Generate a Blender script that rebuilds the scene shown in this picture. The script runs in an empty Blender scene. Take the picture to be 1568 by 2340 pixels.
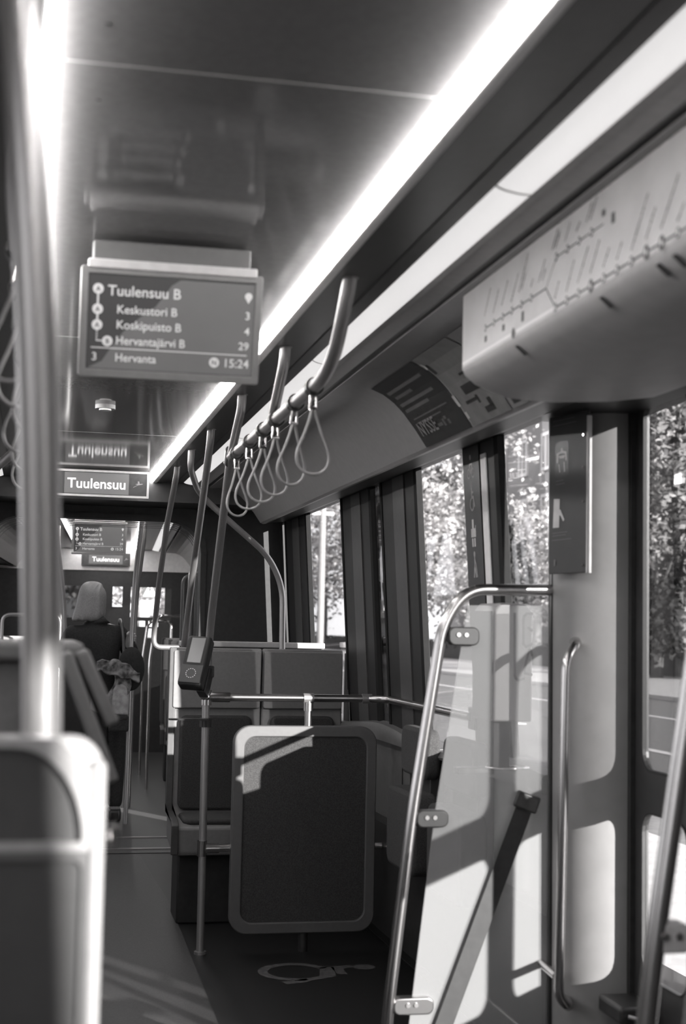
import bpy, math, random
from mathutils import Vector, Matrix
random.seed(7)
S = bpy.context.scene
COL = S.collection
pi = math.pi

# ------------------------------------------------------------------ camera
cam_d = bpy.data.cameras.new('camera'); cam = bpy.data.objects.new('camera', cam_d); COL.objects.link(cam)
R_ = (0.9771334, -0.2116440, 0.0204241); U_ = (-0.0375769, -0.0773430, 0.9962962); B_ = (-0.2092804, -0.9742817, -0.0835273)
cam.matrix_world = Matrix(((R_[0], U_[0], B_[0], 0), (R_[1], U_[1], B_[1], 0), (R_[2], U_[2], B_[2], 1.38), (0, 0, 0, 1)))
cam_d.sensor_fit = 'VERTICAL'; cam_d.sensor_height = 36; cam_d.sensor_width = 24; cam_d.lens = 50
cam_d.clip_start = 0.05; cam_d.clip_end = 600
cam_d.dof.use_dof = True; cam_d.dof.focus_distance = 7.4; cam_d.dof.aperture_fstop = 3.8
S.camera = cam
S.view_settings.view_transform = 'Standard'; S.view_settings.look = 'None'
S.view_settings.gamma = 1; S.view_settings.use_curve_mapping = False
S.view_settings.exposure = 1.15

# ------------------------------------------------------------------ world + sun
W = bpy.data.worlds.new('overcast_sky'); S.world = W; W.use_nodes = True
nt = W.node_tree; nt.nodes.clear()
wo = nt.nodes.new('ShaderNodeOutputWorld'); bg = nt.nodes.new('ShaderNodeBackground')
tc = nt.nodes.new('ShaderNodeTexCoord'); sx = nt.nodes.new('ShaderNodeSeparateXYZ'); cr = nt.nodes.new('ShaderNodeValToRGB')
nt.links.new(tc.outputs['Generated'], sx.inputs[0]); nt.links.new(sx.outputs['Z'], cr.inputs[0])
cr.color_ramp.elements[0].position = 0.0; cr.color_ramp.elements[0].color = (.95, .94, .96, 1)
cr.color_ramp.elements[1].position = 0.8; cr.color_ramp.elements[1].color = (.62, .61, .63, 1)
nt.links.new(cr.outputs[0], bg.inputs['Color']); bg.inputs['Strength'].default_value = 1.15
nt.links.new(bg.outputs[0], wo.inputs['Surface'])
sun_d = bpy.data.lights.new('sun', 'SUN'); sun = bpy.data.objects.new('sun', sun_d); COL.objects.link(sun)
sun_d.energy = 10.5; sun_d.angle = math.radians(0.7); sun_d.color = (1, .985, .97)
sun.rotation_euler = Vector((-1, 1.8, -.43)).to_track_quat('-Z', 'Y').to_euler()
sun.location = (12, -20, 9)

# ------------------------------------------------------------------ materials
TINT = (1.015, .995, .99)
def col(g): return (g*TINT[0], g*TINT[1], g*TINT[2], 1)
def mat(name, g, rough=.5, metal=0., var=.08, scale=30., emit=0., bump=0., spec=.5, coat=0., stretch=None, g2=None):
    m = bpy.data.materials.new(name); m.use_nodes = True
    t = m.node_tree; b = t.nodes['Principled BSDF']
    b.inputs['Roughness'].default_value = rough; b.inputs['Metallic'].default_value = metal
    b.inputs['Specular IOR Level'].default_value = spec
    if coat: b.inputs['Coat Weight'].default_value = coat; b.inputs['Coat Roughness'].default_value = .05
    co = t.nodes.new('ShaderNodeTexCoord'); mp = t.nodes.new('ShaderNodeMapping'); nz = t.nodes.new('ShaderNodeTexNoise')
    nz.inputs['Scale'].default_value = scale; nz.inputs['Detail'].default_value = 4
    if stretch: mp.inputs['Scale'].default_value = stretch
    t.links.new(co.outputs['Object'], mp.inputs[0]); t.links.new(mp.outputs[0], nz.inputs['Vector'])
    r = t.nodes.new('ShaderNodeValToRGB'); t.links.new(nz.outputs['Fac'], r.inputs[0])
    lo, hi = (g*(1-var), g*(1+var)) if g2 is None else (g, g2)
    r.color_ramp.elements[0].position = .35; r.color_ramp.elements[1].position = .65
    r.color_ramp.elements[0].color = col(lo); r.color_ramp.elements[1].color = col(hi)
    t.links.new(r.outputs[0], b.inputs['Base Color'])
    if emit:
        t.links.new(r.outputs[0], b.inputs['Emission Color']); b.inputs['Emission Strength'].default_value = emit
    if bump:
        bp = t.nodes.new('ShaderNodeBump'); bp.inputs['Strength'].default_value = bump; bp.inputs['Distance'].default_value = .002
        t.links.new(nz.outputs['Fac'], bp.inputs['Height']); t.links.new(bp.outputs[0], b.inputs['Normal'])
    return m
def glass_mat(name, tint, gloss, haze=0., hazecol=.8, rough=.02):
    m = bpy.data.materials.new(name); m.use_nodes = True; t = m.node_tree; t.nodes.clear()
    o = t.nodes.new('ShaderNodeOutputMaterial'); tr = t.nodes.new('ShaderNodeBsdfTransparent'); gl = t.nodes.new('ShaderNodeBsdfGlossy')
    lw = t.nodes.new('ShaderNodeFresnel'); ge = t.nodes.new('ShaderNodeNewGeometry'); iv = t.nodes.new('ShaderNodeMapRange')   # same reflection from both sides of a thin pane
    iv.inputs['To Min'].default_value = gloss; iv.inputs['To Max'].default_value = 1/gloss
    t.links.new(ge.outputs['Backfacing'], iv.inputs['Value']); t.links.new(iv.outputs[0], lw.inputs['IOR'])
    tr.inputs['Color'].default_value = (tint, tint, tint, 1); gl.inputs['Roughness'].default_value = rough
    gl.inputs['Color'].default_value = (.95, .94, .95, 1)
    mx = t.nodes.new('ShaderNodeMixShader')
    t.links.new(lw.outputs[0], mx.inputs[0]); t.links.new(tr.outputs[0], mx.inputs[1]); t.links.new(gl.outputs[0], mx.inputs[2])
    last = mx
    if haze:
        df = t.nodes.new('ShaderNodeBsdfDiffuse'); tl = t.nodes.new('ShaderNodeBsdfTranslucent'); m2 = t.nodes.new('ShaderNodeMixShader')
        m2.inputs[0].default_value = .35
        nz = t.nodes.new('ShaderNodeTexNoise'); nz.inputs['Scale'].default_value = 9
        co = t.nodes.new('ShaderNodeTexCoord'); t.links.new(co.outputs['Object'], nz.inputs['Vector'])
        mr = t.nodes.new('ShaderNodeMapRange'); mr.inputs['To Min'].default_value = haze*.99; mr.inputs['To Max'].default_value = haze*1.01
        t.links.new(nz.outputs['Fac'], mr.inputs['Value'])
        df.inputs['Color'].default_value = (hazecol,)*3+(1,); tl.inputs['Color'].default_value = (hazecol,)*3+(1,)
        t.links.new(df.outputs[0], m2.inputs[1]); t.links.new(tl.outputs[0], m2.inputs[2])
        m3 = t.nodes.new('ShaderNodeMixShader'); t.links.new(mr.outputs[0], m3.inputs[0])
        t.links.new(mx.outputs[0], m3.inputs[1]); t.links.new(m2.outputs[0], m3.inputs[2]); last = m3
    t.links.new(last.outputs[0], o.inputs['Surface'])
    return m
M = dict(
    ceiling=mat('ceiling_laminate', .17, .08, 0, .05, 60, spec=.16),
    darkpanel=mat('dark_ceiling_panel', .065, .28, 0, .08, 40),
    lip=mat('grey_profile', .34, .35, 0, .05, 40),
    lipL=mat('pale_strip_housing', .80, .4, 0, .04, 40),
    cove=mat('grey_cove_panel', .25, .33, 0, .05, 30),
    wall=mat('wall_liner', .125, .45, 0, .06, 30),
    wallD=mat('dark_wall_frame', .032, .4, 0, .1, 30),
    wallL=mat('pale_wall_liner', .75, .45, 0, .05, 30),
    black=mat('black_plastic', .03, .35, 0, .2, 40),
    seal=mat('window_seal', .005, .7, 0, .2, 40, spec=.2),
    post=mat('pillar_facing', .055, .45, 0, .08, 30),
    pillarD=mat('window_pillar', .02, .5, 0, .1, 30, spec=.3),
    rubber=mat('black_rubber', .016, .6, 0, .2, 40),
    floor=mat('dark_floor_vinyl', .012, .45, 0, .35, 160),
    aisle=mat('grey_aisle_vinyl', .055, .5, 0, .25, 160),
    steel=mat('brushed_steel', .52, .24, 1., .05, 25, stretch=(20, 20, 1)),
    steelD=mat('satin_steel', .38, .40, .75, .05, 25, stretch=(20, 20, 1)),
    polepaint=mat('foreground_pole_steel', .48, .30, .8, .05, 25, stretch=(20, 20, 1)),
    chrome=mat('polished_steel', .75, .1, 1., .03, 25),
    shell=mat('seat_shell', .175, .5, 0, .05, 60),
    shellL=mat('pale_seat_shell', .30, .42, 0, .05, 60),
    cloth=mat('dark_upholstery', .042, .9, 0, .3, 220, bump=.3),
    strip=mat('led_strip', 1., .5, 0, .0, 5, emit=17.),
    lamp=mat('lamp_diffuser', .9, .4, 0, .03, 3, emit=.34, stretch=(1, .2, 1)),
    screen=mat('display_dark', .035, .25, 0, .05, 5, emit=.45),
    screen2=mat('display_grey', .085, .25, 0, .05, 5, emit=.45),
    glyph=mat('display_lettering', .40, .4, 0, .02, 5, emit=.34),
    glyphW=mat('bright_lettering', .85, .4, 0, .02, 5, emit=.32),
    bezel=mat('display_bezel', .2, .35, 0, .05, 40),
    bezelL=mat('pale_bezel', .5, .35, 0, .05, 40),
    map=mat('map_board', .50, .32, 0, .05, 12),
    ink=mat('map_ink', .045, .5, 0, .1, 40),
    paper=mat('pale_notice', .16, .5, 0, .1, 20),
    poster=mat('dark_poster', .017, .45, 0, .1, 20),
    posterink=mat('poster_lettering', .11, .5, 0, .1, 20),
    iconL=mat('decal_pale', .5, .5, 0, .1, 20),
    icon=mat('decal_grey', .22, .5, 0, .1, 20),
    info=mat('info_board', .028, .5, 0, .1, 20),
    header=mat('door_header_cover', .40, .45, 0, .04, 20),
    pillar=mat('pillar_cover', .23, .38, 0, .04, 15),
    doorglass=glass_mat('tinted_door_glass', .54, 1.35),
    bpframe=mat('backrest_frame', .10, .45, 0, .05, 40),
    dispenser=mat('dispenser_body', .36, .45, 0, .04, 20),
    insetgrey=mat('seat_inset', .05, .5, 0, .05, 40),
    glassDim=glass_mat('light_dimming_glass', .22, 1.35),  # dark tint added to hold back sun and a bright view
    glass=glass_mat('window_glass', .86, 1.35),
    screenglass=glass_mat('windbreak_glass', .92, 1.25, .18, .9),
    coat=mat('black_coat', .012, .9, 0, .3, 90, bump=.2),
    coat2=mat('charcoal_cloth', .02, .9, 0, .3, 90, bump=.2),
    hair=mat('grey_hair', .16, .55, 0, .5, 120, stretch=(8, 8, .4)),
    skin=mat('skin', .34, .5, 0, .06, 40),
    floral=mat('patterned_cloth', .03, .8, 0, 0, 26, g2=.24),
    bagL=mat('pale_bag_cloth', .3, .7, 0, .25, 25),
    asphalt=mat('asphalt', .16, .8, 0, .15, 8),
    pave=mat('pavement', .50, .8, 0, .1, 6),
    grass=mat('grass', .08, .9, 0, .4, 12),
    hedge=mat('dark_hedge', .03, .8, 0, .5, 10),
    bark=mat('bark', .10, .85, 0, .4, 12, stretch=(1, 1, .2)),
    pole=mat('painted_pole', .33, .5, 0, .05, 20),
    brick=mat('brick', .30, .8, 0, .2, 40),
    white=mat('white_paint', .75, .5, 0, .03, 20),
    signblue=mat('sign_blue', .045, .4, 0, .04, 20),
    bolt=mat('bolt', .4, .3, 1., .05, 20),
)
def leaf_mat(name, g, tr=.35):
    m = bpy.data.materials.new(name); m.use_nodes = True; t = m.node_tree; t.nodes.clear()
    o = t.nodes.new('ShaderNodeOutputMaterial'); df = t.nodes.new('ShaderNodeBsdfDiffuse'); tl = t.nodes.new('ShaderNodeBsdfTranslucent')
    mx = t.nodes.new('ShaderNodeMixShader'); mx.inputs[0].default_value = tr
    nz = t.nodes.new('ShaderNodeTexNoise'); nz.inputs['Scale'].default_value = .9; co = t.nodes.new('ShaderNodeTexCoord')
    r = t.nodes.new('ShaderNodeValToRGB'); r.color_ramp.elements[0].position = .38; r.color_ramp.elements[1].position = .62
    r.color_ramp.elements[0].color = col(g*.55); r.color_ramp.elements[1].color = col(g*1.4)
    t.links.new(co.outputs['Object'], nz.inputs['Vector']); t.links.new(nz.outputs['Fac'], r.inputs[0])
    t.links.new(r.outputs[0], df.inputs['Color']); t.links.new(r.outputs[0], tl.inputs['Color'])
    t.links.new(df.outputs[0], mx.inputs[1]); t.links.new(tl.outputs[0], mx.inputs[2]); t.links.new(mx.outputs[0], o.inputs['Surface'])
    return m
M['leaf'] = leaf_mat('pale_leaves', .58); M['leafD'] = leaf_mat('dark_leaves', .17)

# ------------------------------------------------------------------ mesh helpers
class MB:
    def __init__(s): s.v = []; s.f = []
    def add(s, vs, fs):
        n = len(s.v); s.v += [tuple(v) for v in vs]; s.f += [tuple(i+n for i in f) for f in fs]; return s
    def box(s, x0, x1, y0, y1, z0, z1):
        return s.add([(x0,y0,z0),(x1,y0,z0),(x1,y1,z0),(x0,y1,z0),(x0,y0,z1),(x1,y0,z1),(x1,y1,z1),(x0,y1,z1)],
                     [(3,2,1,0),(4,5,6,7),(0,1,5,4),(1,2,6,5),(2,3,7,6),(3,0,4,7)])
    def obox(s, c, size, mx):
        h = [q/2 for q in size]; c = Vector(c)
        vs = [c+mx@Vector((a*h[0], b*h[1], d*h[2])) for d in (-1,1) for a,b in ((-1,-1),(1,-1),(1,1),(-1,1))]
        return s.add(vs, [(3,2,1,0),(4,5,6,7),(0,1,5,4),(1,2,6,5),(2,3,7,6),(3,0,4,7)])
    def prism(s, poly, f0, f1):
        """poly: 2-D points; f0/f1 map a 2-D point to 3-D for both ends."""
        n = len(poly); vs = [f0(p) for p in poly]+[f1(p) for p in poly]
        fs = [tuple(range(n-1,-1,-1)), tuple(range(n,2*n))]+[(i,(i+1)%n,n+(i+1)%n,n+i) for i in range(n)]
        return s.add(vs, fs)
    def loft(s, rows, closed=False, cap=False):
        n = len(rows[0]); vs = [p for r in rows for p in r]; fs = []
        for a in range(len(rows)-1):
            for b in range(n if closed else n-1):
                c = (b+1)%n; fs.append((a*n+b, a*n+c, (a+1)*n+c, (a+1)*n+b))
        if cap: fs += [tuple(range(n-1,-1,-1)), tuple((len(rows)-1)*n+i for i in range(n))]
        return s.add(vs, fs)
    def tube(s, pts, r, seg=14, closed=False):
        pts = [Vector(p) for p in pts]; n = len(pts); rows = []
        rr = r if isinstance(r, (list, tuple)) else [r]*n
        T = []
        for i in range(n):
            a = pts[(i-1)%n] if (closed or i>0) else pts[i]; b = pts[(i+1)%n] if (closed or i<n-1) else pts[i]
            T.append((b-a).normalized())
        ref = Vector((0,0,1)) if abs(T[0].z)<.9 else Vector((1,0,0))
        u = T[0].cross(ref).normalized()
        for i in range(n):
            u = (u-T[i]*u.dot(T[i])).normalized(); w = T[i].cross(u)
            rows.append([pts[i]+(u*math.cos(2*pi*k/seg)+w*math.sin(2*pi*k/seg))*rr[i] for k in range(seg)])
        if closed: rows.append(rows[0]); return s.loft(rows, True)
        return s.loft(rows, True, True)
    def cyl(s, a, b, r, seg=16): return s.tube([a, b], r, seg)
    def ball(s, c, r, sx=1, sy=1, sz=1, seg=12, rings=8):
        c = Vector(c); rows = []
        for i in range(1, rings):
            t = pi*i/rings; rows.append([c+Vector((r*sx*math.sin(t)*math.cos(2*pi*k/seg), r*sy*math.sin(t)*math.sin(2*pi*k/seg), r*sz*math.cos(t))) for k in range(seg)])
        n = len(s.v); s.loft(rows, True)
        top = len(s.v); s.v.append(tuple(c+Vector((0,0,r*sz)))); bot = len(s.v); s.v.append(tuple(c-Vector((0,0,r*sz))))
        m = n+(rings-2)*seg
        for k in range(seg):
            s.f.append((top, n+k, n+(k+1)%seg)); s.f.append((bot, m+(k+1)%seg, m+k))
        return s
def arc_path(pts, rad, n=6):
    """a polyline with its inner corners rounded"""
    P = [Vector(p) for p in pts]; out = [P[0]]
    for i in range(1, len(P)-1):
        a, b, c = P[i-1], P[i], P[i+1]
        r = min(rad, (a-b).length*.48, (c-b).length*.48)
        p, q = b+(a-b).normalized()*r, b+(c-b).normalized()*r
        for k in range(n+1):
            t = k/n; out.append(p*(1-t)**2+b*2*t*(1-t)+q*t*t)
    out.append(P[-1]); return out
def rrect(x0, x1, y0, y1, r, n=5):
    out = []
    for cx, cy, a0 in ((x1-r,y0+r,-pi/2),(x1-r,y1-r,0),(x0+r,y1-r,pi/2),(x0+r,y0+r,pi)):
        for k in range(n+1): a = a0+pi/2*k/n; out.append((cx+r*math.cos(a), cy+r*math.sin(a)))
    return out
def ring2(outer, inner, f0, f1):
    """a frame: outer and inner outlines of equal length between two ends"""
    n = len(outer); m = MB()
    vs = [f0(p) for p in outer]+[f0(p) for p in inner]+[f1(p) for p in outer]+[f1(p) for p in inner]; fs = []
    for i in range(n):
        j = (i+1)%n
        fs += [(i,j,n+j,n+i),(2*n+j,2*n+i,3*n+i,3*n+j),(j,i,2*n+i,2*n+j),(n+i,n+j,3*n+j,3*n+i)]
    return m.add(vs, fs)
BASE = {}
def obj(name, mb, m, parent=None, smooth=False, bevel=0., base=None, kind=None, sub=0):
    b = Vector(base) if base is not None else (BASE.get(parent.name, Vector()) if parent else Vector())
    me = bpy.data.meshes.new(name); me.from_pydata([tuple(Vector(v)-b) for v in mb.v], [], mb.f)
    me.materials.append(M[m] if isinstance(m, str) else m); me.update()
    o = bpy.data.objects.new(name, me); COL.objects.link(o)
    import bmesh
    bm = bmesh.new(); bm.from_mesh(me); bmesh.ops.recalc_face_normals(bm, faces=bm.faces); bm.to_mesh(me); bm.free()
    if parent: o.parent = parent; BASE[o.name] = b
    elif base is not None: o.location = b; BASE[o.name] = b
    if bevel:
        md = o.modifiers.new('edge', 'BEVEL'); md.width = bevel; md.segments = 3; md.limit_method = 'ANGLE'; md.angle_limit = math.radians(40)
    if sub:
        md = o.modifiers.new('smooth', 'SUBSURF'); md.levels = sub; md.render_levels = sub
    if smooth or bevel:
        for p in me.polygons: p.use_smooth = True
        if hasattr(me, 'set_sharp_from_angle'): me.set_sharp_from_angle(angle=math.radians(45))
    if kind: o['kind'] = kind
    return o
def tag(o, label, cat, group=None):
    o['label'] = label; o['category'] = cat
    if group: o['group'] = group
    return o
def thing(name, label, cat, base, group=None):
    e = bpy.data.objects.new(name, None); COL.objects.link(e); e.location = base; e.empty_display_size = .05
    BASE[e.name] = Vector(base); return tag(e, label, cat, group)
def dup(root, delta=None, label=None, mx=None):
    def cp(o, par):
        c = o.copy(); COL.objects.link(c)
        for q in [x for x in allobjs if x.parent == o]: cp(q, c)
        if par: c.parent = par
        return c
    allobjs = list(bpy.data.objects)
    c = cp(root, None)
    if delta is not None: c.location = root.location+Vector(delta)
    if mx is not None: c.matrix_basis = mx @ root.matrix_basis
    if label: c['label'] = label
    return c
def struct(name, mb, m, **k): return obj(name, mb, m, kind='structure', **k)
def text(s, size, org, xd, yd, off=.0, bold=0., align='LEFT', sx=1.):
    """lettering as a flat mesh in the plane through org with axes xd, yd"""
    cu = bpy.data.curves.new('t', 'FONT'); cu.body = s; cu.size = 1.; cu.align_x = align; cu.offset = bold; cu.resolution_u = 4
    o = bpy.data.objects.new('t', cu); COL.objects.link(o)
    dg = bpy.context.evaluated_depsgraph_get(); me = bpy.data.meshes.new_from_object(o.evaluated_get(dg))
    xd = Vector(xd).normalized(); yd = Vector(yd).normalized(); n = xd.cross(yd); g = Vector(org)
    mb = MB(); mb.add([g+xd*(v.co.x*size*sx)+yd*(v.co.y*size)+n*off for v in me.vertices], [tuple(p.vertices) for p in me.polygons])
    bpy.data.objects.remove(o); bpy.data.curves.remove(cu); bpy.data.meshes.remove(me)
    return mb

# ------------------------------------------------------------------ tram shell
XC = .315
def mir(x): return 2*XC-x
def yprism(mb, poly, y0, y1): return mb.prism(poly, lambda p: (p[0], y0, p[1]), lambda p: (p[0], y1, p[1]))
def sheet(mb, prof, y0, y1, th=.012, up=True):
    """a bent sheet: profile of (x,z) from y0 to y1 with thickness th on its outer side"""
    n = len(prof); off = []
    for i in range(n):
        a = Vector(prof[max(i-1,0)]); b = Vector(prof[min(i+1,n-1)]); d = (b-a).normalized(); nn = Vector((-d.y, d.x))
        off.append(tuple(Vector(prof[i])+nn*(th if up else -th)))
    return yprism(mb, list(prof)+off[::-1], y0, y1)
Y0, Y1 = -4., 8.42
# ceiling with its seams
c = MB(); seams = [Y0, 2.2, 4.37, 6.53, Y1]
for a, b in zip(seams, seams[1:]): c.box(mir(.674), .674, a+.002, b-.002, 2.26, 2.28)
struct('ceiling', c, 'ceiling')
for i, y in enumerate(seams[1:4]): struct('trim_%d' % (i+1), MB().box(mir(.638), .638, y-.002, y+.002, 2.2594, 2.27), 'lip')
# dark bands beside the ceiling, grey profiles, curved coves, window ledges: right and left
PANEL = [(.680, 2.2355), (.80, 2.239), (.835, 2.238)]
PROF = [(.905, 2.226), (.925, 2.226), (.968, 2.219)]
GROOVE = [(.968, 2.222), (.985, 2.223), (.992, 2.216)]
COVE = [(.990, 2.215), (1.05, 2.216), (1.10, 2.212), (1.14, 2.197), (1.18, 2.170), (1.215, 2.136), (1.26, 2.079), (1.302, 2.018)]
LEDGE = [(1.302, 2.018), (1.318, 2.011), (1.335, 2.013)]
FRAME = [(1.335, 2.019), (1.44, 2.028), (1.50, 2.048)]
k = 4
for side in (0, 1):
    F = (lambda pr: pr) if side == 0 else (lambda pr: [(mir(x), z) for x, z in pr])
    nm = 'right' if side == 0 else 'left'
    up = side == 0
    m = MB(); sheet(m, F(PANEL), Y0, Y1, .02, up); struct('ceiling_band_'+nm, m, 'darkpanel')
    m = MB(); sheet(m, F([(.791, 2.2388), (.796, 2.2388)]), Y0, Y1, .003, not up); struct('trim_%d' % k, m, 'black'); k += 1
    m = MB(); sheet(m, F(PROF), Y0, Y1, .015, up); struct('trim_%d' % k, m, 'lip'); k += 1
    m = MB(); sheet(m, F(GROOVE), Y0, Y1, .015, up); struct('trim_%d' % k, m, 'black'); k += 1
    m = MB(); sheet(m, F(COVE), Y0, Y1, .015, up); struct('cove_'+nm, m, 'cove', smooth=True)
    m = MB(); sheet(m, F(LEDGE), Y0, Y1, .012, up); struct('trim_%d' % k, m, 'lip'); k += 1
    m = MB(); sheet(m, F(FRAME), .95 if side == 0 else Y0, Y1, .03, up); struct('trim_%d' % k, m, 'wallD'); k += 1
# roof above it all, keeps the daylight out
struct('ceiling_roof', MB().box(-1.15, 1.85, -4.3, 8.9, 2.36, 2.42), 'wallD')
struct('wall_upper_right', MB().box(1.5, 1.53, Y0, 3.0, 2.13, 2.36).box(1.492, 1.525, 4.05, 8.9, 2.046, 2.36).box(1.53, 1.84, -4.3, 4.14, 2.13, 2.36), 'wallD')
struct('wall_upper_left', MB().box(-.92, -.8, Y0, 8.9, 2.03, 2.36), 'wallD')
# side walls leaning in slightly: window band between Z .93 and 2.05
def wx(z): return 1.56-.07*(z-.93)/1.12 if z > .93 else 1.56+.02*(.93-z)/.93
def wall_piece(mb, y0, y1, z0, z1, side=0, d0=0., d1=.022):
    f = (lambda x: x) if side == 0 else mir
    poly = [(f(wx(z0)+d0), z0), (f(wx(z0)+d1), z0), (f(wx(z1)+d1), z1), (f(wx(z1)+d0), z1)]
    return yprism(mb, poly, y0, y1)
WIN = [(8.643, 8.737), (7.0, 7.93), (6.16, 6.345), (4.89, 5.54), (4.125, 4.50)]
WINSUN = [(-1.16, -.45)]  # unseen opening behind the camera, sized so sun reaches pole and seat edge
w = MB()
wall_piece(w, 4.12, 8.9, 0, .93)
wall_piece(w, -4.1, 1.55, 0, .93); wall_piece(w, -.45, 1.55, .93, 2.12); wall_piece(w, -4.1, -1.16, .93, 2.12)
struct('wall_right', w, 'wall')
w = MB()
edges = [4.12, 4.125]+[q for a, b in WIN[::-1] for q in (a, b)][1:]+[8.9]
post = [(4.50, 4.89), (5.54, 6.16), (6.345, 7.0), (7.93, 8.643), (8.737, 8.9)]
for a, b in post: wall_piece(w, a, b, .93, 2.06)
struct('wall_right_pillars', w, 'pillarD')
# facings on the pillars: flat panel with a groove and rubber edge each
m = MB()
for a, b in post[1:4]:
    d = b-a
    wall_piece(m, a+d*.32, a+d*.62, .95, 2.04, 0, -.006, 0)
struct('trim_20', m, 'post')
m = MB()
for a, b in post[:4]:
    wall_piece(m, a-.004, a+.04, .93, 2.05, 0, -.004, .02); wall_piece(m, b-.03, b+.004, .93, 2.05, 0, -.004, .02)
struct('trim_21', m, 'seal')
m = MB(); wall_piece(m, 4.625, 4.685, .96, 2.0, 0, -.007, 0); struct('trim_22', m, 'wallL', bevel=.003)
for i, (a, b) in enumerate(WIN+WINSUN):
    g = MB(); wall_piece(g, a-.005, b+.005, .93, 2.05 if i < 5 else 2.13, 0, .012, .016); struct('window_%d' % (i+1), g, 'glassDim' if i == 2 else 'glass')  # the dimmed pane weakens the sun patch on the seats
# window sill with a wavy upper edge along the wheelchair bay
m = MB(); rows = []
for i in range(45):
    y = 4.14+(8.85-4.14)*i/44; h = .95+.022*math.cos((y-4.5)*3.6)
    rows.append([(1.62, y, .90), (1.525, y, .90), (1.518, y, h-.02), (1.53, y, h), (1.575, y, h+.01), (1.62, y, h+.01)])
m.loft(rows, True, True); struct('window_sill', m, 'wall', smooth=True)
m = MB()
for y in (5.02, 5.95, 6.75): m.box(1.5585, 1.5625, y-.003, y+.003, .05, .9)
struct('trim_23', m, 'black')
m = MB(); rows = [[(x, y, z) for x, z in ((1.56, .56), (1.535, .54), (1.53, .08), (1.56, .02))] for y in (4.13, 8.85)]; m.loft(rows); struct('baseboard_right', m, 'black')
# left wall with two long windows
w = MB(); wall_piece(w, -4.1, 8.9, 0, .93, 1); wall_piece(w, -4.1, -3.6, .93, 2.06, 1); wall_piece(w, 1.2, 2.0, .93, 2.06, 1); wall_piece(w, 5.2, 6.1, .93, 2.06, 1); wall_piece(w, 8.2, 8.9, .93, 2.06, 1)
struct('wall_left', w, 'wall')
for i, (a, b) in enumerate(((-3.6, 1.2), (2.0, 5.2), (6.1, 8.2))):
    g = MB(); wall_piece(g, a, b, .93, 2.06, 1, .022, .028); struct('window_%d' % (i+11), g, 'glass')
struct('wall_rear', MB().box(-1.1, 1.85, -4.3, -4.1, -.05, 2.4), 'wall')
# floor and aisle strip
struct('floor', MB().box(-1.0, 1.86, -4.2, 9.0, -.06, 0), 'floor')
a = MB(); rows = [[(x, y, .0025) for x in (-.02, xr)] for y, xr in ((-4.1, .66), (3., .675), (5.1, .683), (6.2, .70), (7.35, .718), (8.0, .70), (8.86, .68))]
a.loft(rows); struct('floor_aisle', a, 'aisle')
# bulkhead with the rounded opening into the next car
OP = rrect(-.31, 1.01, -.3, 2.05, .2, 7)
out = [(min(max(XC+(x-XC)*40, -.95), 1.62), min(max((z-1)*40, -.02), 2.38)) for x, z in OP]
def fr(poly_o, poly_i, y0, y1): return ring2(poly_o, poly_i, lambda p: (p[0], y0, p[1]), lambda p: (p[0], y1, p[1]))
outer = [((-.93 if x < XC else 1.60), (-.02 if z < .5 else 2.38)) for x, z in OP]
struct('wall_bulkhead', fr(outer, OP, 8.86, 8.95), 'rubber')
struct('trim_24', fr([(XC+(x-XC)*1.035, .9+(z-.9)*1.02) for x, z in OP], [(XC+(x-XC)*.985, .9+(z-.9)*.992) for x, z in OP], 8.84, 8.97), 'rubber', smooth=True)
struct('wall_bulkhead_header', MB().box(-.8, 1.5, 8.42, 8.86, 2.12, 2.36), 'wallD')
m = MB()
for i in range(9):
    y = 8.98+i*.08; s = 1.0+(.012 if i % 2 else -.012)
    m.loft([[(XC+(x-XC)*s*1.02+(y-8.9)*.057, yy, .9+(z-.9)*s*1.01) for x, z in OP] for yy in (y, y+.04)], True)
struct('wall_gangway', m, 'rubber')
struct('floor_gangway', MB().box(-.3, 1.05, 8.9, 9.75, -.05, .004), 'aisle')
struct('trim_25', MB().box(-.25, 1.0, 9.02, 9.05, .003, .012).box(-.25, 1.03, 9.5, 9.53, .003, .012), 'steelD')

# door header box on the right with its curved underside
HB = [(1.012, 2.236), (1.012, 2.032), (1.020, 2.016), (1.045, 1.996), (1.085, 1.98), (1.136, 1.966), (1.25, 1.962), (1.40, 1.972), (1.52, 1.99), (1.70, 2.06), (1.70, 2.3), (1.05, 2.3)]
h = MB(); yprism(h, HB, .2, 3.34); struct('door_header', h, 'header', smooth=True)
m = MB(); sheet(m, [(.994, 2.236), (1.000, 2.222), (1.009, 2.219)], .2, 3.338, .012, True); struct('trim_26', m, 'black')
# soffit beyond the header, over the pillar
struct('door_soffit', MB().box(1.34, 1.76, 3.34, 4.14, 2.04, 2.12), 'wallD')
# rounded pillar between window and door
pts = [(1.565, 4.135), (1.54, 4.132), (1.527, 4.115), (1.524, 4.09), (1.530, 4.05), (1.545, 4.005), (1.569, 3.965), (1.602, 3.932), (1.645, 3.911), (1.698, 3.905)]
m = MB(); rows = [[(x+.012*(1-z/2.05), y, z) for x, y in pts] for z in (0, .5, 1, 1.5, 2.06)]
m.loft(rows); m.loft([[(1.712, 4.12, z), (1.698, 3.905, z)] for z in (0, 2.06)]); struct('pillar', m, 'pillar', smooth=True)
struct('pillar_core', MB().box(1.57, 1.715, 4.02, 4.14, 0, 2.1).box(1.62, 1.80, 4.2, 8.9, -.05, .9), 'wallD')

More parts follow.
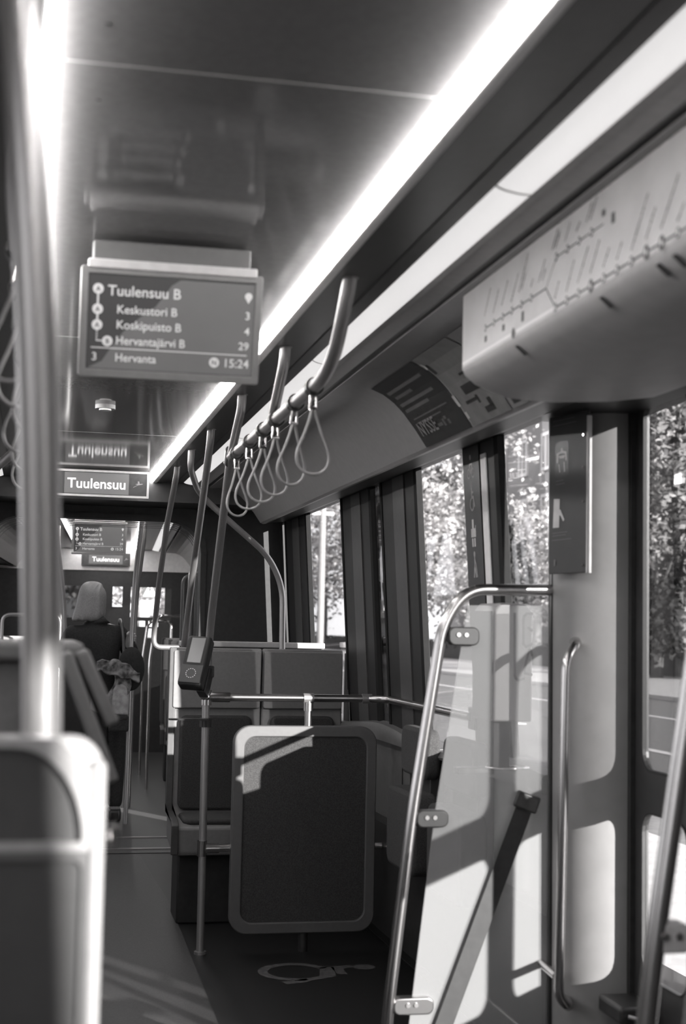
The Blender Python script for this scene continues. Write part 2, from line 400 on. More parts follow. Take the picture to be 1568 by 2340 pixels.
# sliding door: two leaves, each an upper and a lower pane, in dark frames
XD = 1.722
def leaf(n, y0, y1):
    f0 = lambda p: (XD-.009, p[0], p[1]); f1 = lambda p: (XD+.009, p[0], p[1])
    o = rrect(y0, y1, .02, 2.10, .01); up = rrect(y0+.045, y1-.05, 1.0, 2.075, .055); lo = rrect(y0+.045, y1-.05, .43, .888, .055)
    m = MB()
    m.add(*_with_holes(o, (up, lo), XD-.009, XD+.009, y0, y1))
    d = obj('door_%d' % n, m, 'wallD', kind='structure')
    for hole in (up, lo):
        g = MB(); g.prism(hole, lambda p: (XD-.003, p[0], p[1]), lambda p: (XD+.003, p[0], p[1])); obj('pane', g, 'doorglass' if hole is up else 'glass', d)
        ed = [((p[0]-sum(q[0] for q in hole)/len(hole))*.97+sum(q[0] for q in hole)/len(hole), (p[1]-sum(q[1] for q in hole)/len(hole))*.985+sum(q[1] for q in hole)/len(hole)) for p in hole]
        obj('seal', ring2(hole, ed, lambda p: (XD-.012, p[0], p[1]), lambda p: (XD-.002, p[0], p[1])), 'rubber', d)
    return d
def _with_holes(o, holes, x0, x1, y0, y1):
    """a slab with rounded holes, cut into frames stacked in Z"""
    vs, fs = [], []
    zs = [o[0][1]] + [(max(p[1] for p in holes[1])+min(p[1] for p in holes[0]))/2] + [max(p[1] for p in o)]
    zs[0] = min(p[1] for p in o)
    for h, a, b in ((holes[1], zs[0], zs[1]), (holes[0], zs[1], zs[2])):
        cy = (y0+y1)/2; cz = (a+b)/2; hy = (y1-y0)/2; hz = (b-a)/2; outer = []
        for p in h:
            dy, dz = p[0]-cy, p[1]-cz; s = min(hy/abs(dy) if abs(dy) > 1e-6 else 9e9, hz/abs(dz) if abs(dz) > 1e-6 else 9e9)
            outer.append((cy+dy*s, cz+dz*s))
        # make sure the four corners are there
        for cy_, cz_ in ((y0, a), (y1, a), (y1, b), (y0, b)):
            j = min(range(len(outer)), key=lambda i: (outer[i][0]-cy_)**2+(outer[i][1]-cz_)**2); outer[j] = (cy_, cz_)
        r = ring2(outer, h, lambda p: (x0, p[0], p[1]), lambda p: (x1, p[0], p[1])); n = len(vs)
        vs += r.v; fs += [tuple(i+n for i in f) for f in r.f]
    return vs, fs
leaf(1, 3.495, 3.88); leaf(2, 2.6, 3.489)
struct('door_frame', MB().box(1.70, 1.733, 3.885, 4.02, 0, 2.12).box(1.70, 1.82, 1.5, 4.1, 2.09, 2.2).box(1.56, 1.84, 1.45, 2.65, 0, 2.12), 'black')
struct('trim_27', MB().box(1.62, 1.80, 2.6, 3.88, -.002, .012), 'steelD')

# ------------------------------------------------------------------ light strips and lamp panels
def led(side):
    f = (lambda x: x) if side == 0 else mir
    nm = 'right' if side == 0 else 'left'
    t = thing('light_strip', 'long bright strip light on the %s edge of the near ceiling panel' % nm, 'ceiling light', (f(.66), 4, 2.25), 'light strips beside the ceiling')
    a, b = sorted((f(.640), f(.653)))
    m = MB(); m.box(a, b, Y0, Y1, 2.2335, 2.2585); obj('diffuser', m, 'strip', t)
    p = [(.6535, 2.2595), (.6535, 2.2335), (.656, 2.232), (.6785, 2.232), (.6795, 2.234), (.6795, 2.2595)]
    m = MB(); yprism(m, [(f(x), z) for x, z in p], Y0, Y1); obj('housing', m, 'lipL', t, bevel=.0012)
    return t
led(0); led(1)
LAMPP = [(.835, 2.2385), (.842, 2.2345), (.853, 2.231), (.866, 2.2285), (.880, 2.2265), (.893, 2.2255), (.905, 2.2255)]
LS = [(.70, 2.55), (2.55, 4.40), (4.40, 6.25), (6.25, 8.40)]
LN = ['nearest, above the route map', 'second from the camera', 'above the strap rail', 'ending at the dark bulkhead']
for i, (a, b) in enumerate(LS):
    for side in (0, 1):
        f = (lambda x: x) if side == 0 else mir
        t = thing('ceiling_lamp', 'wide white lamp panel on the right ceiling edge, '+LN[i] if side == 0 else 'white lamp panel on the left, '+['closest to the camera', 'beside the near screen', 'past the screen', 'ending at the bulkhead'][i], 'ceiling light', (f(.87), a, 2.23), 'curved lamp panels')
        m = MB(); sheet(m, [(f(x), z) for x, z in LAMPP], a+.004, b-.004, .008, side == 0); obj('diffuser', m, 'lamp', t, smooth=True)
        m = MB(); sheet(m, [(f(x), z-.0006) for x, z in LAMPP], b-.005, b+.003, .009, side == 0); obj('end_joint', m, 'steelD', t, smooth=True)

# ------------------------------------------------------------------ displays
def display(base, w, label, g, org, xd, yd, car2=False):
    """passenger display hanging from the ceiling: org is the lower left corner of the picture area"""
    t = thing('passenger_display', label, 'display screen', base, g)
    org = Vector(org); xd = Vector(xd).normalized(); yd = Vector(yd).normalized(); n = xd.cross(yd)
    k = w/.375; W_, H_ = .375*k, .212*k
    P = lambda p, d=0.: tuple(org+xd*p[0]+yd*p[1]+n*d)
    fo = rrect(-.016*k, W_+.016*k, -.018*k, H_+.016*k, .006*k); fi = rrect(0, W_, 0, H_, .001)
    obj('bezel', ring2(fo, fi, lambda p: P(p, -.02*k), lambda p: P(p, .004*k)), 'bezel', t, bevel=.0015)
    m = MB(); m.prism(fo, lambda p: P(p, -.05*k), lambda p: P(p, -.012*k)); obj('housing', m, 'bezel', t, bevel=.003)
    m = MB(); m.prism(rrect(-.001, W_+.001, H_+.012*k, H_+.032*k, .003*k), lambda p: P(p, -.05*k), lambda p: P(p, .008*k)); obj('top_rail', m, 'bezelL', t, bevel=.002)
    m = MB(); m.prism(rrect(.01*k, W_-.01*k, H_+.03*k, H_+.075*k, .003*k), lambda p: P(p, -.11*k), lambda p: P(p, -.03*k)); obj('ceiling_mount', m, 'bpframe', t, bevel=.004)
    m = MB(); m.prism(rrect(-.001, W_+.001, -.001, H_+.001, .001), lambda p: P(p, -.012*k), lambda p: P(p, 0)); sc = obj('picture', m, 'screen', t)
    # lighter sweep on the right
    sw = [(.05*k*0+.0*k, .001)]
    curve = [(.004, .002), (.035, .018), (.055, .05), (.080, .085), (.115, .118), (.150, .145), (.168, .170), (.185, .195), (.205, .208)]
    poly = [(x*k, y*k) for x, y in curve]+[(W_-.001, .208*k), (W_-.001, .002*k)]
    m = MB(); m.add([P(p, .0006) for p in poly], [tuple(range(len(poly)))]); obj('picture_sweep', m, 'screen2', sc)
    def tx(s, x, y, size, **q): mm = text(s, size*k, P((x*k, y*k), .0012), xd, yd, 0, q.pop('bold', .010), **q); obj('lettering', mm, 'glyph', sc)
    tx('Tuulensuu B', .043, .165, .0325); tx('Keskustori B', .064, .126, .0265, sx=.98); tx('Koskipuisto B', .064, .092, .0265, sx=.98)
    tx('Hervantajärvi B', .064, .057, .0262, sx=.95); tx('Hervanta', .064, .019, .0258, sx=.96); tx('3', .012, .019, .0250)
    tx('3', .366, .129, .0245, align='RIGHT'); tx('4', .366, .094, .0245, align='RIGHT'); tx('29', .366, .060, .0245, align='RIGHT'); tx('15:24', .368, .019, .027, align='RIGHT')
    D = MB()
    def disc(x, y, r, d=.0012, n=20): D.add([P(((x+r*math.cos(2*pi*i/n))*k, (y+r*math.sin(2*pi*i/n))*k), d) for i in range(n)], [tuple(range(n))])
    for x, y in ((.022, .178), (.022, .133), (.022, .098), (.046, .063)): disc(x, y, .0118)
    disc(.288, .028, .0115); disc(.360, .181, .0085)
    D.add([P((x*k, y*k), .0012) for x, y in ((.3525, .178), (.360, .165), (.3675, .178))], [(0, 1, 2)])
    for a, b in ((.143, .168), (.108, .123)): D.add([P((x*k, y*k), .0012) for x, y in ((.020, a), (.024, a), (.024, b), (.020, b))], [(0, 1, 2, 3)])
    for i in range(5): D.add([P((x*k, y*k), .0012) for x, y in ((.0205, .066+i*.0045), (.0235, .066+i*.0045), (.0235, .0685+i*.0045), (.0205, .0685+i*.0045))], [(0, 1, 2, 3)])
    D.add([P((x*k, y*k), .0012) for x, y in ((.0205, .062), (.035, .062), (.035, .0645), (.0205, .0645))], [(0, 1, 2, 3)])
    D.add([P((x*k, y*k), .0012) for x, y in ((.01, .0465), (.362, .0465), (.362, .0485), (.01, .0485))], [(0, 1, 2, 3)])
    obj('line_symbols', D, 'glyph', sc)
    G = MB()
    for s, x, y in (('A', .022, .178), ('A', .022, .133), ('A', .022, .098), ('B', .046, .063), ('N', .288, .028)):
        mm = text(s, .015*k, P((x*k, (y-.0055)*k), .0018), xd, yd, 0, .02, 'CENTER'); G.add(mm.v, mm.f)
    obj('symbol_letters', G, 'screen', sc)
    return t
def nextstop(base, label, g, org, xd, yd, w, h, bl, br, frame='bezelL'):
    t = thing('next_stop_sign', label, 'next stop display', base, g)
    org = Vector(org); xd = Vector(xd).normalized(); yd = Vector(yd).normalized(); n = xd.cross(yd)
    P = lambda p, d=0.: tuple(org+xd*p[0]+yd*p[1]+n*d)
    fo = rrect(-.012, w+.012, -.012, h+.012, .002); fi = rrect(0, w, 0, h, .001)
    obj('frame', ring2(fo, fi, lambda p: P(p, -.06), lambda p: P(p, .006)), frame, t)
    m = MB(); m.prism(rrect(-.01, w+.01, -.01, h+.01, .002), lambda p: P(p, -.058), lambda p: P(p, -.002)); obj('display_panel', m, 'black', t)
    m = MB(); m.add([P(p, .001) for p in ((bl, .004), (br, .004), (br, h-.004), (bl, h-.004))], [(0, 1, 2, 3)]); lit = obj('lit_field', m, 'screen2', t)
    mm = text('Tuulensuu', h*.62, P(((bl+br)/2, h*.28), .002), xd, yd, 0, .018, 'CENTER'); obj('lettering', mm, 'glyphW', lit)
    m = MB(); cx_, cz_ = (br+w)/2, h*.5; s = h*.17
    m.add([P((cx_+x*s, cz_+z*s), .001) for x, z in ((-1.2, -.8), (0, -.1), (1.3, .2), (1.2, .4), (.5, .3), (.3, 1.), (-.1, .9), (0, .4), (-.7, .2), (-.1, 0), (-1.2, -.6))], [tuple(range(11))])
    obj('pictogram', m, 'icon', t)
    return t
display((.28, 3.2, 2.2), .375, 'near passenger display hanging from the ceiling listing coming stops, largest screen', 'passenger displays', (.0905, 3.20, 1.9555), (1, .004, .005), (-.004, -.20, .98))
nextstop((.35, 8.05, 2.2), 'next stop sign with one stop name under the far end of the near car ceiling', 'next stop signs', (.065, 8.02, 2.112), (1, 0, 0), (0, -.05, 1), .525, .125, .07, .425)

# ------------------------------------------------------------------ poles, rails and straps on the right
RT = .0165
def collar(mb, p, r=.0215): mb.cyl((p[0], p[1], p[2]-.006), (p[0], p[1], 2.243), r, 18)
POST = thing('grab_pole', 'tall steel pole at the wheelchair bay that carries the card reader', 'grab pole', (.742, 6.167, 0), 'steel grab poles')
m = MB(); m.tube([(.742, 6.167, .0), (.737, 6.167, 1.06)], RT, 16); m.tube(arc_path([(.738, 6.167, 1.10), (.742, 6.15, 1.36), (.738, 5.86, 1.715), (.727, 5.50, 2.055), (.716, 5.15, 2.19), (.713, 5.124, 2.24)], .12, 4), RT, 16)
obj('tube', m, 'steelD', POST, smooth=True)
for a_, b_, r_ in (((.738, 6.167, 1.05), (.738, 6.167, 1.115), .023), ((.728, 5.53, 2.03), (.726, 5.47, 2.075), .024), ((.737, 6.167, .41), (.738, 6.167, .475), .021)): obj('clamp', MB().cyl(a_, b_, r_, 18), 'steel', POST, smooth=True)
m = MB(); collar(m, (.713, 5.124, 2.24)); obj('flange', m, 'steelD', POST, smooth=True); obj('flange', MB().cyl((.742, 6.167, 0), (.742, 6.167, .012), .026, 18), 'steelD', POST, smooth=True)
sr = thing('strap_rail', 'long steel rail under the right lamp panels that the hanging straps loop over', 'grab rail', (.72, 3.32, 2.2), 'overhead strap rails')
m = MB(); m.tube(arc_path([(.719, 3.32, 2.244), (.719, 3.36, 2.19), (.721, 3.50, 2.075), (.7215, 3.66, 2.043), (.7225, 4.4, 2.043), (.726, 5.48, 2.05)], .09, 5), .0185, 16); obj('tube', m, 'steelD', sr, smooth=True)
m = MB(); m.tube(arc_path([(.714, 4.205, 2.244), (.714, 4.22, 2.19), (.7215, 4.47, 2.05)], .1, 5), .0165, 14); obj('hanger', m, 'steelD', sr, smooth=True)
for c_ in ((.719, 3.32, 2.24), (.714, 4.205, 2.24)):
    m = MB(); collar(m, c_); obj('flange', m, 'steelD', sr, smooth=True)
def strap(x, y, z, twist, name, tilt=0.):
    t = thing('hanging_strap', name.replace(', hanging close to the nearest one', ''), 'hanging strap', (x, y, z), 'hanging straps on the rail')
    R = Matrix.Rotation(twist+pi/2, 3, 'Z') @ Matrix.Rotation(tilt, 3, 'Y')
    def q(u, v, w=0.): p = R @ Vector((w, u, v)); return (x+p.x, y+p.y, z+p.z)
    m = MB(); ring = [(x+.0235*math.cos(a), y, z+.0235*math.sin(a)) for a in [2*pi*i/20 for i in range(20)]]
    m.loft([[(x+r*math.cos(2*pi*i/20), y+d, z+r*math.sin(2*pi*i/20)) for i in range(20)] for r, d in ((.0205, -.017), (.0255, -.017), (.0255, .017), (.0205, .017), (.0205, -.017))], True)
    obj('rail_band', m, 'black', t, smooth=True)
    m = MB(); m.tube([q(-.009, -.024), q(-.010, -.055), q(-.010, -.062)], .004, 8); m.tube([q(.009, -.024), q(.010, -.055), q(.010, -.062)], .004, 8); m.tube([q(-.011, -.06), q(.011, -.06)], .005, 8)
    obj('clip', m, 'chrome', t, smooth=True)
    loop = [(-.006, -.066), (-.014, -.10), (-.034, -.16), (-.058, -.215), (-.066, -.25), (-.058, -.285), (-.034, -.308), (0, -.316), (.034, -.308), (.058, -.285), (.066, -.25), (.058, -.215), (.034, -.16), (.014, -.10), (.006, -.066)]
    m = MB(); m.tube(arc_path([q(u*.72, -.062+(v+.066)*.72) for u, v in loop], .015, 3), .0042, 10); obj('loop', m, 'lip', t, smooth=True)
    return t
SN = ['nearest the camera', 'second from the camera, hanging close to the nearest one', 'third from the camera', 'fourth from the camera', 'fifth from the camera', 'at the far end beside the pole']
for i, (y, tw, tl) in enumerate(((3.775, .10, .02), (4.06, .35, -.08), (4.40, .25, .0), (4.65, .05, -.05), (4.96, -.1, .03), (5.30, .45, .07))):
    strap(.7225, y, 2.043, tw, 'grey strap loop on the right strap rail, '+SN[i], tl)
# mirrored rail beyond the near pole on the left
sl = thing('strap_rail', 'steel strap rail on the left, mostly behind the near pole', 'grab rail', (-.06, 2.4, 2.2), 'overhead strap rails')
m = MB(); m.tube(arc_path([(-.03, 1.9, 2.244), (-.045, 2.0, 2.1), (-.05, 2.2, 2.043), (-.05, 5.2, 2.043)], .09, 5), .0185, 16); m.tube(arc_path([(-.03, 3.6, 2.244), (-.05, 3.75, 2.05)], .05), .016, 14); obj('tube', m, 'steelD', sl, smooth=True)
for i, y in enumerate((2.55, 2.85, 3.2, 3.6, 4.05, 4.6)):
    strap(-.05, y, 2.043, (-.3, .3, .9, .2, .6, .4)[i], 'grey strap loop on the left strap rail beside the near pole, %s' % ['closest to the camera', 'second along', 'third along', 'fourth along', 'fifth along', 'furthest along'][i], .1)
def pole(name, label, pts, r=.0165, group='steel grab poles', fl=True, rad=.12):
    t = thing('grab_pole', label, 'grab pole', pts[-1], group)
    m = MB(); m.tube(arc_path(pts, rad, 5), r, 16); obj('tube', m, 'steelD', t, smooth=True)
    if fl:
        m = MB(); collar(m, pts[-1]); obj('flange', m, 'steelD', t, smooth=True)
    return t
pole('b', 'steel pole from the seat back to the ceiling just left of the card reader', [(.735, 7.15, 1.27), (.742, 6.86, 1.68), (.725, 6.36, 2.0), (.716, 6.10, 2.19), (.715, 6.076, 2.24)])
pole('c', 'thin steel pole before the bulkhead, leftmost of those under the right lamps', [(1.55, 8.55, 1.262), (.70, 8.55, 1.262), (.70, 8.54, 1.36), (.70, 8.3, 1.64), (.705, 7.95, 1.96), (.712, 7.56, 2.19), (.712, 7.529, 2.24)], rad=.05)
hs = thing('sloping_rail', 'bent steel rail sloping from the ceiling to the right pair of seats', 'grab rail', (1.24, 7.16, 1.28))
m = MB(); m.tube(arc_path([(.708, 6.80, 2.244), (.708, 6.82, 2.15), (.78, 7.08, 2.05), (1.155, 7.16, 1.755), (1.235, 7.18, 1.60), (1.24, 7.18, 1.26)], .11, 6), .0155, 14); obj('tube', m, 'steelD', hs, smooth=True)
m = MB(); collar(m, (.708, 6.80, 2.24)); obj('flange', m, 'steelD', hs, smooth=True)
hl = thing('sloping_rail', 'bent steel rail on the left, curving out from behind the near pole', 'grab rail', (-.30, 5.6, 1.3))
m = MB(); m.tube(arc_path([(-.02, 5.2, 2.244), (-.02, 5.22, 2.12), (-.10, 5.35, 2.0), (-.45, 5.45, 1.74), (-.52, 5.5, 1.55), (-.53, 5.5, 1.2)], .11, 6), .0165, 14); obj('tube', m, 'steelD', hl, smooth=True)

# wheelchair bay: rail, backrest panel and its supports
rl = thing('bay_rail', 'waist high steel rail across the wheelchair bay, curving back along the window wall', 'grab rail', (.742, 6.167, 1.087))
m = MB(); m.tube(arc_path([(.76, 6.167, 1.085), (1.47, 6.167, 1.085), (1.535, 6.10, 1.085), (1.535, 4.9, 1.085)], .22, 8), .0165, 16); obj('tube', m, 'steel', rl, smooth=True)
m = MB(); m.cyl((.748, 6.167, 1.085), (.84, 6.167, 1.085), .0215, 18); m.ball((.738, 6.167, 1.085), .026); obj('end_fitting', m, 'chrome', rl, smooth=True)
m = MB(); m.cyl((1.187, 6.167, 1.08), (1.187, 6.167, .955), .0165, 16); m.cyl((1.187, 6.167, 1.03), (1.187, 6.167, 1.065), .022, 16); obj('panel_stub', m, 'steel', rl, smooth=True)
for x_ in (1.187, 1.45): obj('clamp', MB().cyl((x_-.022, 6.167, 1.085), (x_+.022, 6.167, 1.085), .021, 16), 'steelD', rl, smooth=True)
m = MB(); m.box(1.535, 1.57, 4.86, 4.94, 1.04, 1.12); obj('wall_bracket', m, 'black', rl, bevel=.006)
bp = thing('wheelchair_backrest', 'upright dark padded board with a grey rounded frame in the wheelchair bay', 'backrest panel', (1.18, 6.17, .08))
fo = rrect(.86, 1.495, .08, .965, .075, 8); fi = rrect(.908, 1.449, .128, .917, .05, 8)
obj('frame', ring2(fo, fi, lambda p: (p[0], 6.19, p[1]), lambda p: (p[0], 6.145, p[1])), 'bpframe', bp, bevel=.006)
m = MB(); m.prism(fi, lambda p: (p[0], 6.185, p[1]), lambda p: (p[0], 6.155, p[1])); obj('pad', m, 'cloth', bp)
m = MB(); m.cyl((.745, 6.167, .442), (.87, 6.175, .442), .0155, 16); m.cyl((.752, 6.167, .442), (.81, 6.17, .442), .021, 16); obj('cross_bar', m, 'chrome', bp, smooth=True); obj('cross_bar', MB().cyl((1.49, 6.175, .442), (1.53, 6.175, .442), .0155, 16), 'chrome', bp, smooth=True)
m = MB(); m.cyl((1.187, 6.172, 0), (1.187, 6.172, .09), .02, 14); obj('foot', m, 'black', bp, smooth=True)
# card reader on the pole
rd = thing('card_reader', 'black tilted card reader with a grey screen clamped to the pole at the bay', 'card reader', (.69, 6.11, 1.2))
Rr = Matrix.Rotation(math.radians(15), 3, 'Y') @ Matrix.Rotation(math.radians(-24), 3, 'X') @ Matrix.Rotation(math.radians(-28), 3, 'Z')
cc = Vector((.680, 6.08, 1.232))
def rp(x, y, z): return cc+Rr@Vector((x, y, z))
m = MB(); m.obox(cc, (.105, .06, .235), Rr); obj('housing', m, 'rubber', rd, bevel=.012)
m = MB(); m.obox(rp(0, -.031, .045), (.062, .006, .118), Rr); obj('screen', m, 'screen2', rd, bevel=.002)
m = MB(); m.obox(rp(0, -.031, -.066), (.098, .006, .085), Rr); pl = obj('reader_plate', m, 'wallD', rd, bevel=.003)
m = MB()
for i in range(14):
    a = 2*pi*i/14; m.obox(rp(.021*math.cos(a), -.0345, -.064+.021*math.sin(a)), (.005, .001, .003), Rr@Matrix.Rotation(-a+pi/2, 3, 'Y'))
obj('tap_ring', m, 'white', pl)
m = MB(); m.box(.715, .765, 6.13, 6.20, 1.17, 1.22); m.obox((.725, 6.12, 1.15), (.04, .06, .12), Rr); obj('pole_clamp', m, 'black', rd, bevel=.005)
hk = thing('bag_hook', 'flat black hook plate clamped round the pole below the bay rail', 'hook', (.70, 6.16, .985))
m = MB(); m.prism(rrect(.575, .745, 6.11, 6.15, .012), lambda p: (p[0], p[1], .988), lambda p: (p[0], p[1], .995)); obj('plate', m, 'black', hk)
m = MB(); m.cyl((.738, 6.167, .957), (.738, 6.167, .996), .0255, 18); obj('clamp', m, 'black', hk, smooth=True)

# ------------------------------------------------------------------ windbreaks by the door
def windbreak(y, label, dx=0.):
    t = thing('windbreak', label, 'glass windbreak', (1.03+dx, y, 0), 'glass windbreaks by the door')
    path = [(1.545, y, 1.518)]+[(x+dx, y, z) for x, z in ((1.262, 1.512), (1.19, 1.41), (1.105, .85), (1.04, .27), (1.028, 0))]
    m = MB(); m.tube(arc_path(path, .10, 8), .0175, 18); obj('tube', m, 'steel', t, smooth=True)
    gp = [(1.268+dx, 1.465), (1.53, 1.47), (1.53, .04), (1.085+dx, .04), (1.11+dx, .28), (1.175+dx, .85), (1.235+dx, 1.25)]
    m = MB(); m.prism(gp, lambda p: (p[0], y+.0, p[1]), lambda p: (p[0], y+.008, p[1])); obj('pane', m, 'screenglass', t)
    for i, (x0, x1, z0, z1) in enumerate(((1.205, 1.30, 1.345, 1.40), (1.115, 1.212, .812, .862), (1.055, 1.175, .278, .327))):
        x0 += dx; x1 += dx
        if dx: x1 = x0+.045; z0 += .035; z1 += .035
        m = MB(); m.prism(rrect(x0, x1, z0, z1, .02 if not dx else .006), lambda p: (p[0], y-.016, p[1]), lambda p: (p[0], y+.022, p[1])); bk = obj('bracket', m, 'bezelL' if dx else 'steel' if i == 2 else 'wallD', t, bevel=.004)
        m = MB()
        for bx in ((x0+x1)/2-.018, (x0+x1)/2+.006): m.cyl((bx, y-.02, (z0+z1)/2+.004), (bx, y-.015, (z0+z1)/2+.004), .0065, 12)
        obj('bolt', m, 'bolt', bk, smooth=True)
    m = MB(); m.cyl((1.028+dx, y, 0), (1.028+dx, y, .012), .03, 18); obj('floor_flange', m, 'steelD', t, smooth=True)
    return t
windbreak(4.09, 'hazy glass windbreak with a bent steel tube between the wheelchair bay and the door')
m = MB(); m.box(1.528, 1.542, 4.075, 4.105, .02, 2.02); struct('trim_28', m, 'rubber')
w2 = windbreak(2.3, 'nearer glass windbreak, only its slanted bright steel tube in view by the door', -.055)
gh = thing('door_handle_bar', 'vertical bent steel grab bar fixed to the pale pillar beside the door', 'grab bar', (1.50, 3.93, .8))
m = MB(); m.tube(arc_path([(1.575, 4.06, 1.36), (1.56, 3.94, 1.365), (1.512, 3.915, 1.31), (1.503, 3.91, .82), (1.495, 3.91, .36), (1.53, 3.92, .325), (1.57, 4.06, .325)], (.06), 6), .0142, 16); obj('tube', m, 'steel', gh, smooth=True)
m = MB(); m.cyl((1.495, 3.93, .41), (1.51, 4.10, .41), .012, 12); obj('standoff', m, 'steel', gh, smooth=True)
ib = thing('info_board', 'tall dark notice board with two pictograms fixed to the pillar above the grab bar', 'notice board', (1.52, 3.95, 1.56))
IB0, IBu = Vector((1.500, 4.035, 0)), Vector((.052, -.180, 0)).normalized(); IBn = Vector((IBu.y, -IBu.x, 0))   # IBn points to the aisle
def ibp(u, z, d=0.): p = IB0+IBu*u+IBn*d; return (p.x, p.y, z)
m = MB(); m.prism(rrect(0, .187, 1.563, 2.035, .004), lambda p: ibp(p[0], p[1], -.008), lambda p: ibp(p[0], p[1], 0)); pb = obj('board', m, 'info', ib, bevel=.002)
m = MB(); m.prism([(.1835, 1.562), (.1895, 1.562), (.1895, 2.02), (.1835, 2.02)], lambda p: ibp(p[0], p[1], -.012), lambda p: ibp(p[0], p[1], .003)); obj('edge_strip', m, 'iconL', ib)
m = MB()
for z in (1.965, 1.87, 1.77, 1.585): m.cyl(ibp(.168, z, 0), ibp(.168, z, .004), .0035, 10)
obj('screw', m, 'chrome', ib, smooth=True)
m = MB(); m.box(1.54, 1.575, 3.99, 4.03, 1.62, 1.66).box(1.54, 1.575, 3.99, 4.03, 1.92, 1.96); obj('spacer', m, 'black', ib)
def flat(mb, pts, d=.0016): mb.add([ibp(u*.187/.142, z, d) for u, z in pts], [tuple(range(len(pts)))])
m = MB(); flat(m, rrect(.023, .073, 1.85, 1.957, .012), .0008); bx = obj('pictogram_field', m, 'black', ib)
m = MB(); q = lambda P: flat(m, [(x-1.475, z) for x, z in P])
q([(1.520, 1.938), (1.527, 1.938), (1.528, 1.928), (1.541, 1.925), (1.542, 1.898), (1.537, 1.897), (1.536, 1.918), (1.528, 1.921), (1.519, 1.921), (1.511, 1.918), (1.510, 1.892), (1.505, 1.894), (1.505, 1.922), (1.519, 1.928)])
q([(1.511, 1.914), (1.536, 1.914), (1.531, 1.906), (1.516, 1.906)]); q([(1.510, 1.890), (1.514, 1.890), (1.518, 1.865), (1.515, 1.864)]); q([(1.530, 1.895), (1.533, 1.895), (1.536, 1.865), (1.532, 1.864)])
obj('pictogram', m, 'iconL', bx)
m = MB(); q([(1.492, 1.70), (1.515, 1.70), (1.517, 1.785), (1.495, 1.787)]); q([(1.514, 1.752), (1.519, 1.754), (1.535, 1.722), (1.530, 1.717), (1.520, 1.735), (1.511, 1.738)]); obj('pictogram', m, 'iconL', ib)
m = MB()
for z, a, b in ((1.838, 1.502, 1.53), (1.828, 1.502, 1.535), (1.683, 1.49, 1.545), (1.675, 1.49, 1.54), (1.662, 1.488, 1.56), (2.02, 1.49, 1.57), (2.006, 1.49, 1.575)): q([(a, z), (b, z+.002), (b, z+.0035), (a, z+.0015)])
q([(1.497, 1.605), (1.503, 1.605), (1.502, 1.588), (1.497, 1.585)]); obj('notice_lines', m, 'wall', ib)
# dark webbing belt on the door side of the glass
sb = thing('restraint_belt', 'dark webbing belt stretched slantwise across the front of the hazy windbreak glass', 'belt', (1.42, 4.07, .87))
a_, b_ = Vector((1.445, 4.076, .865)), Vector((1.135, 4.076, .06)); d_ = (b_-a_).normalized(); n_ = Vector((-d_.z, 0, d_.x))*.026
m = MB(); m.add([tuple(p+Vector((0, dy, 0))) for dy in (0, .003) for p in (a_-n_, a_+n_, b_+n_, b_-n_)], [(3,2,1,0),(4,5,6,7),(0,1,5,4),(1,2,6,5),(2,3,7,6),(3,0,4,7)]); obj('webbing', m, 'rubber', sb)
m = MB(); m.obox((1.452, 4.074, .885), (.075, .02, .05), Matrix.Rotation(.35, 3, 'Y')); obj('anchor', m, 'black', sb, bevel=.006)

# tip-up seats folded against the bay wall
def tipup(y, z, label):
    t = thing('tip_up_seat', label, 'folding seat', (1.54, y, z), 'folding seats in the wheelchair bay')
    m = MB(); m.prism(rrect(y-.19, y+.19, z, z+.19, .05), lambda p: (1.47, p[0], p[1]), lambda p: (1.53, p[0], p[1])); obj('back_pad', m, 'cloth', t, bevel=.015)
    m = MB(); m.prism(rrect(y-.21, y+.21, z-.36, z-.05, .05), lambda p: (1.42, p[0], p[1]), lambda p: (1.52, p[0], p[1])); obj('seat_cushion', m, 'cloth', t, bevel=.015)
    m = MB(); m.box(1.50, 1.56, y-.15, y+.15, z-.30, z+.12); obj('wall_frame', m, 'black', t, bevel=.004)
    return t
tipup(5.45, .82, 'dark folding seat tipped up on the bay wall, nearer the backrest panel'); tipup(4.85, .82, 'dark folding seat tipped up on the bay wall behind the hazy windbreak glass')

